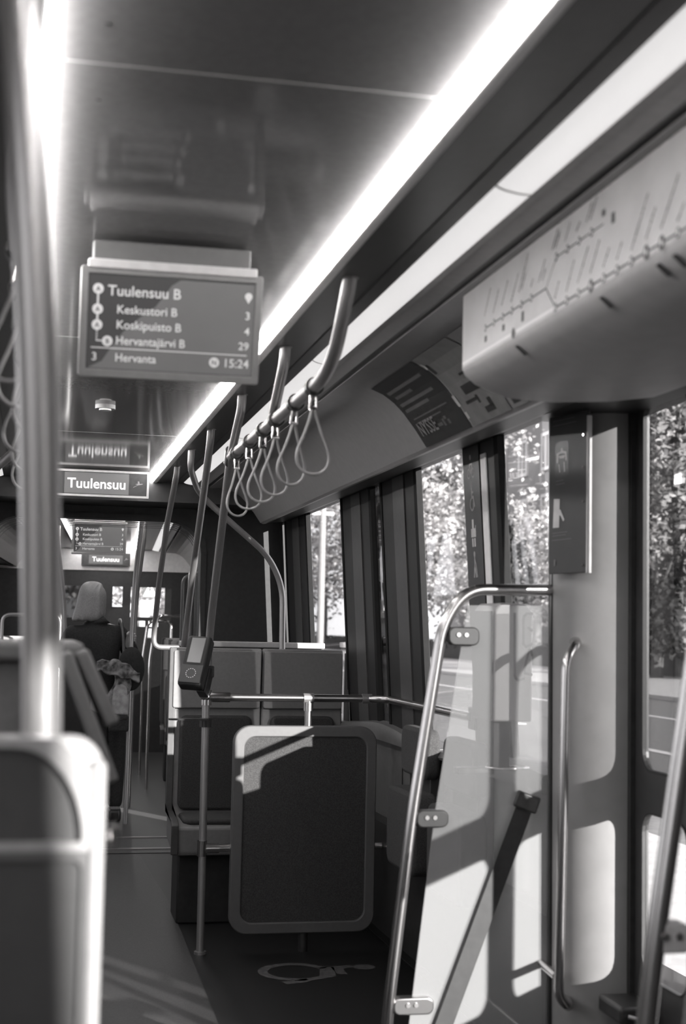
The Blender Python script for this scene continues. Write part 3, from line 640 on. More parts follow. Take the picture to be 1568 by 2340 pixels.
# ------------------------------------------------------------------ seats
def tram_seat(label, base, group, hand=1, w=.222):
    x, y, z0 = base; t = thing('tram_seat', label, 'seat', base, group)
    B = lambda u, v, h: (x+u, y+v, z0+h)
    # side profile of the shell: (v, h)
    prof = [(.0, 1.285), (.035, 1.285), (.06, 1.24), (.055, .5), (.03, .36), (-.32, .325), (-.335, .34), (-.335, .455), (-.30, .47), (-.02, .475), (.012, .52)]
    m = MB(); m.prism(prof, lambda p: B(-w, p[0], p[1]), lambda p: B(w, p[0], p[1])); sh = obj('shell', m, 'shell', t, bevel=.012)
    m = MB(); m.prism(rrect(-w+.006, w-.006, .99, 1.272, .012), lambda p: B(p[0], -.018, p[1]), lambda p: B(p[0], .012, p[1])); obj('head_panel', m, 'shell', t, bevel=.005)
    m = MB(); m.prism(rrect(-w+.045, w-.045, .50, .955, .035), lambda p: B(p[0], -.028, p[1]), lambda p: B(p[0], .02, p[1])); obj('back_pad', m, 'cloth', t, bevel=.012)
    m = MB(); m.prism(rrect(-w+.045, w-.045, -.315, -.04, .04), lambda p: B(p[0], p[1], .465), lambda p: B(p[0], p[1], .492)); obj('seat_pad', m, 'cloth', t, bevel=.012)
    m = MB()
    fl = [(-.012, 1.285), (.005, 1.285), (.005, .5), (-.30, .478), (-.335, .46), (-.335, .335), (-.352, .335), (-.352, .468), (-.318, .492), (-.02, .497), (-.012, .53)]
    s = -hand
    if hand: m.prism(fl, lambda p: B(s*(w-.02), p[0], p[1]), lambda p: B(s*(w+.014), p[0], p[1])); obj('side_flange', m, 'post', t, bevel=.004)
    m = MB(); m.box(x-w+.03, x+w-.03, y-.24, y+.03, z0, z0+.335); obj('pedestal', m, 'rubber', t, bevel=.01)
    return t
tram_seat('grey seat shell with dark pads beyond the wheelchair bay, aisle side of the right pair', (.891, 7.03, 0), 'paired seats facing the camera')
tram_seat('grey seat shell with dark pads beyond the wheelchair bay, window side of the right pair', (1.322, 7.03, 0), 'paired seats facing the camera', 0, .205)
tram_seat('grey seat facing the camera on the left, aisle side, half hidden by the near pole', (-.19, 7.03, 0), 'paired seats facing the camera', -1)
tram_seat('grey seat facing the camera on the left, window side, at the picture edge', (-.65, 7.03, 0), 'paired seats facing the camera', 0, .205)
fn = thing('seat_end_fin', 'tall grey end fin between the right seat pair and the window pillar', 'seat end panel', (1.55, 6.9, .0))
m = MB(); m.prism([(6.76, .0), (7.09, .0), (7.09, 1.27), (7.03, 1.27), (6.95, .95), (6.76, .5)], lambda p: (1.546, p[0], p[1]), lambda p: (1.554, p[0], p[1])); obj('fin', m, 'wallD', fn, bevel=.004)
lg = thing('luggage_ledge', 'pale shelf edge on the low partition behind the right pair of seats', 'partition', (1.12, 7.5, 0))
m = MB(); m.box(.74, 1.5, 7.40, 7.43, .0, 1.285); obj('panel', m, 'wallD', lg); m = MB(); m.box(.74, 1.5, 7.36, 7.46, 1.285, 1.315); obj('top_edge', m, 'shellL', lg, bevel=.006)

# near seat in front of the camera, its back towards us
ns = thing('tram_seat', 'blurred pale seat back closest to the camera at lower left, under the near pole', 'seat', (-.2, 1.6, 0), 'seats in front of the camera')
sx0, sx1, sy = -.46, .078, 1.5
rows = []
o = rrect(sx0, sx1, .36, 1.263, .035, 6)
def yb(z): return sy+.05*max(0, (z-.5))*.4
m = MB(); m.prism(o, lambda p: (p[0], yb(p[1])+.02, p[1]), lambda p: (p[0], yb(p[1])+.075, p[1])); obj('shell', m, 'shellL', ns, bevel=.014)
# raised rim round two recesses, the upper shaped and darkened like a cast shadow
el = [(-.015+.072*math.cos(pi/2*i/10), 1.158+.096*math.sin(pi/2*i/10)) for i in range(11)]
h1 = [(sx0+.02, 1.158)]+el+[(sx0+.02, 1.254)]
a = [(sx0, 1.149), (sx1-.014, 1.149)]+[(sx1-.014, 1.263-.03)]*8+[(sx1-.05, 1.263)]*2+[(sx0, 1.263)]
m = ring2(a, h1, lambda p: (p[0], yb(p[1])-.003, p[1]), lambda p: (p[0], yb(p[1])+.03, p[1])); obj('top_rim', m, 'shellL', ns)
h2 = rrect(sx0+.02, sx1-.02, .38, 1.14, .012, 6); b = rrect(sx0, sx1-.014, .36, 1.149, .004, 6)
m = ring2(b, h2, lambda p: (p[0], yb(p[1])-.002, p[1]), lambda p: (p[0], yb(p[1])+.03, p[1])); obj('lower_rim', m, 'bpframe', ns)
m = MB(); m.prism(rrect(sx1-.014, sx1+.001, .36, 1.24, .006), lambda p: (p[0], yb(p[1])-.006, p[1]), lambda p: (p[0], yb(p[1])+.06, p[1])); obj('edge_flange', m, 'shellL', ns, bevel=.005)
m = MB(); m.prism(h1, lambda p: (p[0], yb(p[1])+.008, p[1]), lambda p: (p[0], yb(p[1])+.025, p[1])); obj('shadow_inset', m, 'insetgrey', ns)  # dark recess imitating a rounded shadow on the seat back
m = MB(); m.prism(h2, lambda p: (p[0], yb(p[1])+.003, p[1]), lambda p: (p[0], yb(p[1])+.025, p[1])); obj('lower_inset', m, 'insetgrey', ns)
m = MB(); m.box(sx0+.02, sx1-.02, sy+.1, sy+.5, .36, .48); obj('seat_cushion', m, 'cloth', ns, bevel=.03)
m = MB(); m.box(sx0+.08, sx1-.08, sy+.12, sy+.42, 0, .37); obj('pedestal', m, 'black', ns, bevel=.01)
m = MB(); m.cyl((.055, 1.62, 1.145), (.098, 1.62, 1.145), .008, 12); m.box(.09, .10, 1.6, 1.64, 1.138, 1.16); obj('latch', m, 'chrome', ns, smooth=True)
np_ = thing('grab_pole', 'thick blurred steel pole in the left foreground rising from the nearest seat back', 'grab pole', (.011, 1.53, 1.25), 'steel grab poles')
m = MB(); m.tube(arc_path([(.0135, 1.66, 1.235), (.011, 1.65, 1.32), (-.0065, 1.60, 1.68), (-.043, 1.56, 2.08), (-.048, 1.56, 2.243)], .3, 6), .0225, 22); obj('tube', m, 'polepaint', np_, smooth=True)
m = MB(); m.cyl((.0135, 1.66, 1.23), (.0135, 1.66, 1.25), .03, 20); obj('flange', m, 'steel', np_, smooth=True)
# side-facing folding seat beyond it
sf = thing('side_seat', 'blurred folding seat with a slanted pale shell and cushion, just beyond the nearest seat', 'seat', (0, 2.5, .9), 'seats in front of the camera')
def slab(p0, p1, th, y0, y1, mt, nm):
    p0, p1 = Vector((p0[0], 0, p0[1])), Vector((p1[0], 0, p1[1])); d = (p1-p0).normalized(); nn = Vector((-d.z, 0, d.x))*th/2
    m = MB(); m.add([(q.x, yy, q.z) for yy in (y0, y1) for q in (p0-nn, p0+nn, p1+nn, p1-nn)], [(3,2,1,0),(4,5,6,7),(0,1,5,4),(1,2,6,5),(2,3,7,6),(3,0,4,7)]); obj(nm, m, mt, sf, bevel=.006)
slab((.052, 1.335), (.135, 1.125), .022, 2.38, 2.80, 'shell', 'shell'); slab((.078, 1.338), (.134, 1.218), .024, 2.40, 2.78, 'shell', 'cushion')
m = MB(); m.box(-.30, .085, 2.48, 2.9, 1.318, 1.352); m.box(-.30, .02, 2.52, 2.8, .9, 1.32); obj('side_cabinet', m, 'shell', sf, bevel=.01)
m = MB(); m.box(-.28, .0, 2.55, 2.78, 0, .9); obj('pedestal', m, 'black', sf, bevel=.01)

# hand sanitiser dispenser behind the windbreak glass
hd = thing('sanitiser_dispenser', 'pale box dispenser with dark line drawing behind the hazy windbreak glass', 'dispenser', (1.45, 4.25, .97))
m = MB(); m.prism([(1.390, 1.113), (1.513, 1.113), (1.513, 1.45), (1.49, 1.475), (1.41, 1.478), (1.390, 1.455)], lambda p: (p[0], 4.205, p[1]), lambda p: (p[0]-.004, 4.41, p[1])); obj('box', m, 'dispenser', hd, bevel=.006)
m = MB()
def dl(pts, w=.008):
    for a, b in zip(pts, pts[1:]):
        A, B_2 = Vector(a), Vector(b); dr = (B_2-A).normalized(); n = Vector((-dr.y, dr.x))*w/2; A = A-dr*w*.3; B_2 = B_2+dr*w*.3
        m.add([(p.x, 4.2035, p.y) for p in (A-n, B_2-n, B_2+n, A+n)], [(0, 1, 2, 3)])
for pts in ([(1.454, 1.446), (1.456, 1.256), (1.459, 1.246), (1.466, 1.241), (1.486, 1.245)], [(1.510, 1.446), (1.493, 1.446), (1.484, 1.438), (1.482, 1.426), (1.483, 1.352), (1.491, 1.343), (1.510, 1.352)], [(1.511, 1.318), (1.507, 1.332), (1.502, 1.334), (1.486, 1.272), (1.488, 1.262), (1.511, 1.258)], [(1.498, 1.402), (1.510, 1.395)]): dl(pts)
obj('line_drawing', m, 'black', hd)
m = MB(); m.prism([(4.212, 1.116), (4.408, 1.116), (4.408, 1.455), (4.212, 1.452)], lambda p: (1.384, p[0], p[1]), lambda p: (1.392, p[0], p[1])); obj('side_shade', m, 'black', hd)  # black plate standing in for shade on the box's left side
m = MB(); m.box(1.40, 1.455, 4.24, 4.29, .97, 1.115); obj('stand', m, 'black', hd, bevel=.003)
m = MB(); m.tube([(1.443+.068*math.cos(2*pi*i/28), 4.23+.05*math.sin(2*pi*i/28), .972) for i in range(28)], .0035, 8, True); obj('drip_ring', m, 'chrome', hd, smooth=True)
m = MB(); m.box(1.44, 1.51, 4.30, 4.34, 1.15, 1.2); m.box(1.30, 1.42, 4.28, 4.33, .945, .966); obj('arm', m, 'black', hd, bevel=.004)
ds = thing('door_step_block', 'small black block low on the pillar beside the sliding door', 'door stop', (1.66, 3.80, .33))
m = MB(); m.box(1.60, 1.71, 3.72, 3.88, .325, .372); obj('block', m, 'black', ds, bevel=.01); m = MB(); m.tube(arc_path([(1.62, 3.712, .350), (1.66, 3.69, .342), (1.70, 3.71, .345)], .03), .006, 8); obj('lever', m, 'steelD', ds, smooth=True)

# ------------------------------------------------------------------ route map on the door header
rm = thing('route_map', 'long pale route map with slanted stop names on the header above the door', 'route map', (1.01, 3.33, 2.03))
XM = 1.0105
m = MB(); m.box(XM, 1.0115, .3, 3.333, 2.034, 2.214); obj('sheet', m, 'map', rm)
ink = MB(); lab = MB(); stops = MB()
def seg(mb, a, b, w, x=XM-.0006):
    a, b = Vector(a), Vector(b); d = (b-a).normalized()*1; n = Vector((-d.y, d.x))*w/2
    mb.add([(x, p.x, p.y) for p in (a-n, b-n, b+n, a+n)], [(0, 1, 2, 3)])
def dot(mb, c, r, x=XM-.0012): mb.add([(x, c[0]+r*math.cos(2*pi*i/14), c[1]+r*1.15*math.sin(2*pi*i/14)) for i in range(14)], [tuple(range(14))])
seg(ink, (3.149, 2.096), (2.745, 2.096), .0035); seg(ink, (2.745, 2.096), (2.69, 2.043), .0035); seg(ink, (2.69, 2.0435), (1.2, 2.0435), .0045)
seg(ink, (2.686, 2.147), (2.44, 2.147), .003); seg(ink, (2.745, 2.096), (2.686, 2.147), .0025)
for y in [3.149-.063*i for i in range(6)]: dot(stops, (y, 2.096), .008)
for y in [2.686-.0625*i for i in range(4)]: dot(stops, (y, 2.147), .008)
for i in range(20): dot(stops, (2.689-.0628*i, 2.0435), .0085 if i not in (3, 7, 8) else .0115)
wl = MB(); seg(wl, (3.332, 2.0435), (2.965, 2.0435), .006); seg(wl, (2.933, 2.0435), (2.69, 2.0435), .006); obj('pale_line', wl, 'white', rm); dot(stops, (2.949, 2.0435), .0105)
obj('route_line', ink, 'ink', rm); so = obj('stop_rings', stops, 'ink', rm)
inn = MB()
for y in [3.149-.063*i for i in range(6)]: dot(inn, (y, 2.096), .005, XM-.0018)
for y in [2.686-.0625*i for i in range(4)]: dot(inn, (y, 2.147), .005, XM-.0018)
for i in range(20): dot(inn, (2.689-.0628*i, 2.0435), .0055, XM-.0018)
obj('stop_centres', inn, 'map', so)
NM = [(3.159,2.127,3.115,2.184),(3.094,2.121,3.054,2.168),(3.032,2.124,2.991,2.173),(2.967,2.117,2.919,2.172),(2.915,2.127,2.856,2.2),(2.898,2.129,2.87,2.162),(2.838,2.12,2.825,2.137),(2.79,2.12,2.751,2.159),(2.767,2.118,2.748,2.141),(2.694,2.063,2.669,2.094),(2.63,2.063,2.586,2.117),(2.71,2.168,2.678,2.204),(2.694,2.167,2.666,2.195),(2.638,2.167,2.61,2.198),(2.569,2.066,2.513,2.125),(2.504,2.069,2.459,2.122),(2.442,2.065,2.411,2.095),(2.378,2.063,2.353,2.091),(2.313,2.064,2.241,2.147),(2.252,2.068,2.211,2.113),(2.19,2.069,2.121,2.143),(2.127,2.063,2.102,2.088),(2.577,2.17,2.558,2.185),(2.525,2.175,2.497,2.205),(2.506,2.174,2.473,2.21),
      (2.064,2.068,2.01,2.122),(2.001,2.068,1.965,2.103),(1.938,2.066,1.88,2.125),(1.875,2.068,1.84,2.105)]
rnd = random.Random(3)
for a, b, c_, d in NM:
    A, Bq = Vector((a, b)), Vector((c_, d)); L = (Bq-A).length; dr = (Bq-A)/L; n = Vector((-dr.y, dr.x)); s = 0
    while s < L:      # each name as a run of small illegible strokes, as in the photograph
        l = min(rnd.choice((.004, .006, .008)), L-s); o = n*rnd.uniform(-.0006, .0006); seg(lab, A+dr*s+o, A+dr*(s+l)+o, rnd.uniform(.0036, .0054)); s += l+rnd.choice((.0004, .0012, .002))
obj('stop_names', lab, 'ink', rm)
mk = MB()
for y, z, h in ((2.469, 2.0385, .0), (3.148, 2.07, .014), (3.019, 2.07, .014), (2.889, 2.068, .022), (2.44, 2.168, .012), (2.395, 2.146, .02)):
    if h: mk.box(XM-.001, XM, y-.007, y+.007, z-h/2, z+h/2)
obj('service_boxes', mk, 'ink', rm)
# service marks under the line on the curved lower lip
mk = MB()
for y in (2.469, 2.219, 2.155, 2.949):
    mk.add([(1.0185, y-.009, 2.0165), (1.0185, y+.009, 2.0165), (1.040, y+.006, 1.9965), (1.040, y-.012, 1.9965)], [(0, 1, 2, 3)])
mk.v = [(x-.0015, y, z-.001) for x, y, z in mk.v]; obj('service_tags', mk, 'ink', rm)

# ------------------------------------------------------------------ notices on the curved cove
def cove_sheet(y0, y1, t0=0., t1=1., off=.003, prof=None, th=.0008):
    P = [Vector(p) for p in COVE[2:]] if prof is None else prof
    L = [0]
    for a, b in zip(P, P[1:]): L.append(L[-1]+(b-a).length)
    def at(t):
        s = t*L[-1]
        for i in range(len(P)-1):
            if s <= L[i+1]+1e-9:
                u = (s-L[i])/(L[i+1]-L[i]); p = P[i].lerp(P[i+1], u); d = (P[i+1]-P[i]).normalized(); n = Vector((d.y, -d.x)); n = n if n.y < 0 else -n
                return p+n*off
        return P[-1]
    N = 12; pr = [at(t0+(t1-t0)*i/N) for i in range(N+1)]
    m = MB(); m.loft([[(p.x, y0, p.y) for p in pr], [(p.x, y1, p.y) for p in pr]]); return m, at
ad = thing('cove_poster', 'dark poster with pale lines of print on the curved panel above the windows', 'poster', (1.2, 4.45, 2.1))
m, AT = cove_sheet(4.18, 4.70); obj('sheet', m, 'poster', ad)
ln = MB()
for t, a, b in ((.20, 4.25, 4.66), (.30, 4.44, 4.64), (.41, 4.27, 4.66), (.50, 4.38, 4.66), (.63, 4.25, 4.64), (.69, 4.35, 4.64)):
    w = .022 if t < .6 else .009
    q, _ = cove_sheet(a, b, t-w, t+w, .004); ln.add(q.v, q.f)
obj('text_lines', ln, 'posterink', ad)
p0, p1 = AT(.86), AT(.80); yd = Vector((p1.x-p0.x, 0, p1.y-p0.y)).normalized()
nn = Vector((0, -1, 0)).cross(yd)
mm = text('NYSSE', .072, Vector((p0.x, 4.655, p0.y))+nn*.003, (0, -1, 0), yd, 0, .012); obj('lettering', mm, 'icon', ad)
m = MB()
for dy, w, t0, t1 in ((4.40, .05, .80, .84), (4.37, .02, .77, .86), (4.34, .025, .75, .79), (4.32, .02, .80, .86)):
    q, _ = cove_sheet(dy, dy+w, t0, t1, .004); m.add(q.v, q.f)
obj('coat_of_arms', m, 'posterink', ad)
ad2 = thing('cove_poster', 'pale notice with torn dark marks beside the dark poster, close to the door header', 'poster', (1.2, 4.0, 2.1))
m, AT2 = cove_sheet(3.80, 4.16); obj('sheet', m, 'paper', ad2)
m = MB()
for t0, t1, a, b in ((.15, .3, 4.13, 4.155), (.55, .66, 3.90, 4.06), (.42, .45, 3.9, 4.0), (.72, .76, 4.0, 4.1), (.78, .88, 3.9, 3.93), (.70, .80, 3.98, 4.0), (.86, .93, 3.90, 3.98)):
    q, _ = cove_sheet(a, b, t0, t1, .004); m.add(q.v, q.f)
obj('printed_marks', m, 'poster', ad2)
m = MB()
for t0, t1, a, b in ((.1, .2, 4.15, 4.17), (.60, .74, 4.15, 4.175), (.82, .9, 4.14, 4.16)):
    q, _ = cove_sheet(a, b, t0, t1, .005); m.add(q.v, q.f)
obj('tape', m, 'bezelL', ad2)
ad3 = thing('cove_poster', 'narrow grey notice with a round mark, half hidden by the door header', 'poster', (1.2, 3.7, 2.1))
m, _ = cove_sheet(3.45, 3.78); obj('sheet', m, 'bezel', ad3)
m = MB()
for t0, t1, a, b in ((.28, .42, 3.66, 3.72), (.86, .96, 3.70, 3.76)):
    q, _ = cove_sheet(a, b, t0, t1, .004); m.add(q.v, q.f)
obj('printed_marks', m, 'poster', ad3)

# ------------------------------------------------------------------ pictogram strip on the window pillar
ps = thing('pictogram_strip', 'black vertical strip with bicycle, wheelchair, pram and walking pictograms on the window pillar', 'pictogram sign', (1.52, 4.79, 1.5))
m = MB(); wall_piece(m, 4.70, 4.885, .96, 2.04, 0, -.0065, 0); obj('strip', m, 'black', ps)
pc = [MB() for _ in range(4)]
def pw(mb, pts, w, cy, cz, sc=.8):
    w *= .9
    """a stroke on the pillar face; u runs towards the camera, so it reads from the aisle"""
    for (a, b), (c_, d) in zip(pts, pts[1:]):
        A, Bq = Vector((a, b))*sc, Vector((c_, d))*sc; dr = (Bq-A).normalized(); n = Vector((-dr.y, dr.x))*w/2; A -= dr*w*.3; Bq += dr*w*.3
        mb.add([(wx(cz+q.y)-.0075, cy-q.x, cz+q.y) for q in (A-n, Bq-n, Bq+n, A+n)], [(0, 1, 2, 3)])
def pcirc(mb, c, r, w, cy, cz, n=16, a0=0, a1=2*pi): pw(mb, [(c[0]+r*math.cos(a0+(a1-a0)*i/n), c[1]+r*math.sin(a0+(a1-a0)*i/n)) for i in range(n+1)], w, cy, cz)
cy = 4.795
q = pc[0]; z = 1.968
for u in (-.03, .03): pcirc(q, (u, -.028), .02, .006, cy, z)
pw(q, [(-.03, -.028), (-.012, .012), (.018, .012), (.03, -.028)], .007, cy, z); pw(q, [(-.012, .012), (.002, -.028), (.018, .012)], .007, cy, z); pcirc(q, (.0, .042), .006, .010, cy, z)
q = pc[1]; z = 1.86
pcirc(q, (0, .058), .006, .012, cy, z); pw(q, [(0, .04), (0, .0), (.022, .0), (.034, -.04)], .011, cy, z); pcirc(q, (-.002, -.03), .026, .008, cy, z, 14, pi*.6, pi*2.0); pw(q, [(0, .022), (.02, .022)], .008, cy, z)
q = pc[2]; z = 1.735
pw(q, [(-.022, .0), (.024, .0)], .034, cy, z); pw(q, [(-.004, .018), (-.004, .052)], .022, cy, z); pw(q, [(.024, .012), (.034, .03)], .006, cy, z)
for u in (-.014, .016): pw(q, [(u, -.03), (u, -.055)], .018, cy, z)
q = pc[3]; z = 1.62
pcirc(q, (0, .05), .006, .011, cy, z); pw(q, [(0, .035), (-.002, -.0), (-.016, -.05)], .009, cy, z); pw(q, [(-.002, 0), (.014, -.05)], .009, cy, z); pw(q, [(0, .03), (.016, .004), (.03, -.05)], .006, cy, z)
for i, q in enumerate(pc): obj(('bicycle_pictogram', 'wheelchair_pictogram', 'pram_pictogram', 'walking_pictogram')[i], q, 'iconL', ps)

# wheelchair marking on the floor
fm = thing('floor_marking', 'grey wheelchair symbol marked on the dark floor in front of the backrest board', 'floor marking', (1.2, 5.8, 0))
m = MB(); Z = .0016
def fl(pts): m.add([(x, y, Z) for x, y in pts], [tuple(range(len(pts)))])
n = 26; cx_, cy_, ro, ri = 1.085, 5.80, .15, .11
ang = [math.radians(18)+(math.radians(282)-math.radians(18))*i/n for i in range(n+1)]
m.loft([[(cx_+ro*math.cos(a), cy_+ro*math.sin(a), Z) for a in ang], [(cx_+ri*math.cos(a), cy_+ri*math.sin(a), Z) for a in ang]])
fl([(1.20, 5.86), (1.26, 5.86), (1.235, 5.70), (1.13, 5.65), (1.09, 5.62), (1.02, 5.60), (1.00, 5.645), (1.06, 5.66), (1.17, 5.715)])
fl([(1.245, 5.87), (1.34, 5.885), (1.34, 5.85), (1.29, 5.82), (1.29, 5.73), (1.25, 5.74)])
fl([(1.385+.045*math.cos(2*pi*i/18), 5.845+.045*math.sin(2*pi*i/18)) for i in range(18)])
obj('symbol', m, 'icon', fm)
M_fm = mat('worn_floor_paint', .075, .6, 0, .3, 40); fm.children[0].data.materials[0] = M_fm

# small things on the ceiling
sd = thing('ceiling_sensor', 'small pale disc on the glossy ceiling between the near screen and the far sign', 'sensor', (.245, 5.7, 2.26))
m = MB(); m.cyl((.245, 5.7, 2.244), (.245, 5.7, 2.26), .04, 20); obj('rim', m, 'bezel', sd, smooth=True); m = MB(); m.cyl((.245, 5.7, 2.238), (.245, 5.7, 2.246), .024, 18); obj('dome', m, 'white', sd, smooth=True)
scw = []
for i, (x, y) in enumerate([(.628, 2.05), (.628, 2.35), (.628, 2.9), (.628, 3.45), (.072, 2.05), (.072, 2.36), (.755, 2.6), (.755, 3.0), (.815, 2.2), (.815, 2.75)]):
    o = MB(); zz = 2.2595 if x < .7 else 2.2405; o.cyl((x, y, zz-.0015), (x, y, zz+.002), .0045, 10)
    o = obj('ceiling_screw', o, 'black', smooth=True, base=(x, y, zz)); tag(o, ['dark screw in the ceiling panel close to the right light strip' , 'dark screw in the ceiling panel close to the left light strip', 'dark screw in the dark band between light strip and lamp panel'][0 if x > .6 and x < .7 else 1 if x < .1 else 2], 'screw', 'screws along the light strips' if .6 < x < .7 else 'screws by the left strip' if x < .1 else 'screws in the dark band')

# ------------------------------------------------------------------ second car, turned slightly to the right
AN = .0575; CA, SA = math.cos(AN), math.sin(AN); PX, PY = .35, 9.0
def c2p(p): u, v, z = p; return (PX+u*CA+v*SA, PY-u*SA+v*CA, z)
def c2(mb): mb.v = [c2p(p) for p in mb.v]; return mb
V0, V1 = .75, 7.05
m = MB(); m.box(-.345, .345, V0, V1, 2.26, 2.28); struct('ceiling_far', c2(m), 'ceiling')
for side in (0, 1):
    sg = 1 if side == 0 else -1; nm = 'right' if side == 0 else 'left'
    F2 = lambda pr: [(sg*(x-.33), z) for x, z in pr]
    for pr, mt, nn_, th in ((PANEL, 'darkpanel', 'ceiling_band_far_'+nm, .02), (PROF, 'lip', 'trim_%d' % (40+side), .015), (COVE, 'cove', 'cove_far_'+nm, .015), (FRAME, 'wallD', 'trim_%d' % (42+side), .03)):
        m = MB(); sheet(m, F2(pr), V0, V1, th, side == 0); struct(nn_, c2(m), mt)
    t = thing('light_strip', 'short bright strip light on the %s ceiling edge in the far car' % nm, 'ceiling light', c2p((sg*.31, 3, 2.25)), 'light strips beside the ceiling')
    a, b = sorted((sg*.310, sg*.323)); m = MB(); m.box(a, b, V0, V1, 2.2335, 2.2585); obj('diffuser', c2(m), 'strip', t)
    m = MB(); m.box(min(sg*.3235, sg*.342), max(sg*.3235, sg*.342), V0, V1, 2.2325, 2.2595); obj('housing', c2(m), 'lip', t)
    t = thing('ceiling_lamp', 'white lamp panel along the %s ceiling edge of the far car' % nm, 'ceiling light', c2p((sg*.52, 3, 2.23)), 'curved lamp panels')
    m = MB(); sheet(m, F2(LAMPP), V0, V1-.1, .008, side == 0); obj('diffuser', c2(m), 'lamp', t, smooth=True)
    # side wall: sill, header and pillars between three windows
    w = MB(); q = lambda u0, u1, v0, v1, z0, z1: w.box(min(sg*u0, sg*u1), max(sg*u0, sg*u1), v0, v1, z0, z1)
    q(1.18, 1.28, V0-.1, V1+1.5, 0, .95); q(1.13, 1.28, V0-.1, V1+1.5, 2.03, 2.4)
    for a, b in ((V0-.1, 1.3), (2.7, 3.2), (4.6, 5.1), (6.4, V1+.3)): q(1.16, 1.28, a, b, .95, 2.03)
    struct('wall_far_'+nm, c2(w), 'wall')
    for i, (a, b) in enumerate(((1.3, 2.7), (3.2, 4.6), (5.1, 6.4))):
        g = MB(); g.box(min(sg*1.205, sg*1.21), max(sg*1.205, sg*1.21), a, b, .95, 2.03); struct('window_%d' % (20+side*3+i), c2(g), 'glassDim' if side == 0 else 'glass')  # right panes darkened to keep direct sun out of this car
struct('ceiling_roof_far', c2(MB().box(-1.3, 1.3, V0-.1, V1+1.6, 2.38, 2.42)), 'wallD')
struct('floor_far', c2(MB().box(-1.25, 1.25, V0-.05, V1+1.6, -.06, 0)), 'aisle')
# its end wall: pale header and a dark cab partition with panes
struct('wall_far_header', c2(MB().box(-1.2, 1.2, V1, V1+.06, 2.0, 2.38)), 'wallL')
m = MB()
def holes_wall(mb, u0, u1, z0, z1, holes, v0, v1):
    us = sorted({u0, u1}|{h[0] for h in holes}|{h[1] for h in holes}); zs = sorted({z0, z1}|{h[2] for h in holes}|{h[3] for h in holes})
    for a, b in zip(us, us[1:]):
        for c_, d in zip(zs, zs[1:]):
            if not any(h[0] <= (a+b)/2 <= h[1] and h[2] <= (c_+d)/2 <= h[3] for h in holes): mb.box(a, b, v0, v1, c_, d)
HO = [(-.50, -.14, 1.47, 1.825), (.085, .195, 1.60, 1.825), (.285, .665, 1.49, 1.825), (.345, .455, 1.385, 1.45), (.49, .60, 1.385, 1.45), (.475, .56, 1.255, 1.365)]
holes_wall(m, -1.2, 1.2, 0, 2.0, HO, V1+.02, V1+.08); struct('wall_far_end', c2(m), 'wallD')
for i, h in enumerate(HO):
    g = MB(); g.box(h[0], h[1], V1+.045, V1+.05, h[2], h[3]); struct('window_%d' % (30+i), c2(g), 'glassDim' if i == 0 else 'glass')
display(c2p((0, 1.9, 2.2)), .375, 'small far display in the next car, listing stops, seen through the dark bulkhead opening', 'passenger displays', c2p((-.19, 1.9, 1.9355)), (CA, -SA, .004), (0, -.20, .98), True)
nextstop(c2p((0, 7.0, 2.1)), 'far next stop sign on the pale end header of the second car', 'next stop signs', c2p((-.255, 6.98, 2.065)), (CA, -SA, 0), (0, 0, 1), .51, .115, .07, .44, 'black')
# poles and grab frames of the second car
def pole2(label, pts, r=.016, rad=.1): return pole('x', label, [c2p(p) for p in pts], r, rad=rad)
pole2('steel pole in the second car that the grey haired passenger holds', [(.258, 1.25, 0), (.258, 1.25, 1.30), (.27, 1.2, 1.75), (.30, 1.0, 2.1), (.302, .98, 2.24)])
pole2('steel pole in the second car just right of the one the passenger holds', [(.284, 2.2, 0), (.288, 2.2, 1.2), (.295, 2.15, 1.6), (.335, 1.9, 2.05), (.337, 1.88, 2.24)])
pole2('pale bent pole on the left of the second car, nearer one of two', [(-.30, 3.0, 1.2), (-.32, 2.95, 1.6), (-.37, 2.7, 2.06), (-.372, 2.68, 2.24)])
pole2('pale bent pole on the left of the second car, further one of two', [(-.29, 3.7, 1.2), (-.31, 3.65, 1.6), (-.37, 3.4, 2.06), (-.372, 3.38, 2.24)])
def frame2(label, u0, u1, v, z0, z1, lean=.06, mt='steelD', r=.014):
    t = thing('grab_rail', label, 'grab rail', c2p((u0, v, 0)), 'arched grab rails in the second car')
    m = MB(); m.tube(arc_path([(u0, v, 0), (u0, v, z0), (u0+lean, v+.02, z1), (u1, v+.02, z1), (u1, v, z0), (u1, v, 0)], .07, 6), r, 12); obj('tube', c2(m), mt, t, smooth=True)
frame2('low steel arch on a seat in the second car, beside the crossing sign', .40, .66, 4.6, 1.1, 1.44, .04, 'chrome')
frame2('low steel arch on a seat in the second car, nearer of two low ones', .44, .75, 3.4, 1.1, 1.48, .05, 'chrome')
frame2('tall dark grab arch in the second car right behind the bulkhead opening', .67, .95, 2.55, 1.0, 1.80, .0, 'wallD', .018)
frame2('tall grey grab arch in the second car partly behind the card reader pole', .70, .98, 2.0, 1.0, 1.84, .0, 'steelD', .018)
frame2('low pale grab arch on the left of the second car beside the passenger', -.75, -.30, 2.6, 1.0, 1.46, .0)
for i, (u, v, lb) in enumerate(((.80, 2.55, 'grey seat in the second car just behind the right pair of seats'), (.80, 4.3, 'grey seat deep in the second car on the right side'), (-.80, 3.3, 'grey seat on the left of the second car beside the passenger'))):
    t = tram_seat(lb, c2p((u, v, 0)), 'seats in the second car', 1 if u > 0 else -1); t.rotation_euler.z = -AN

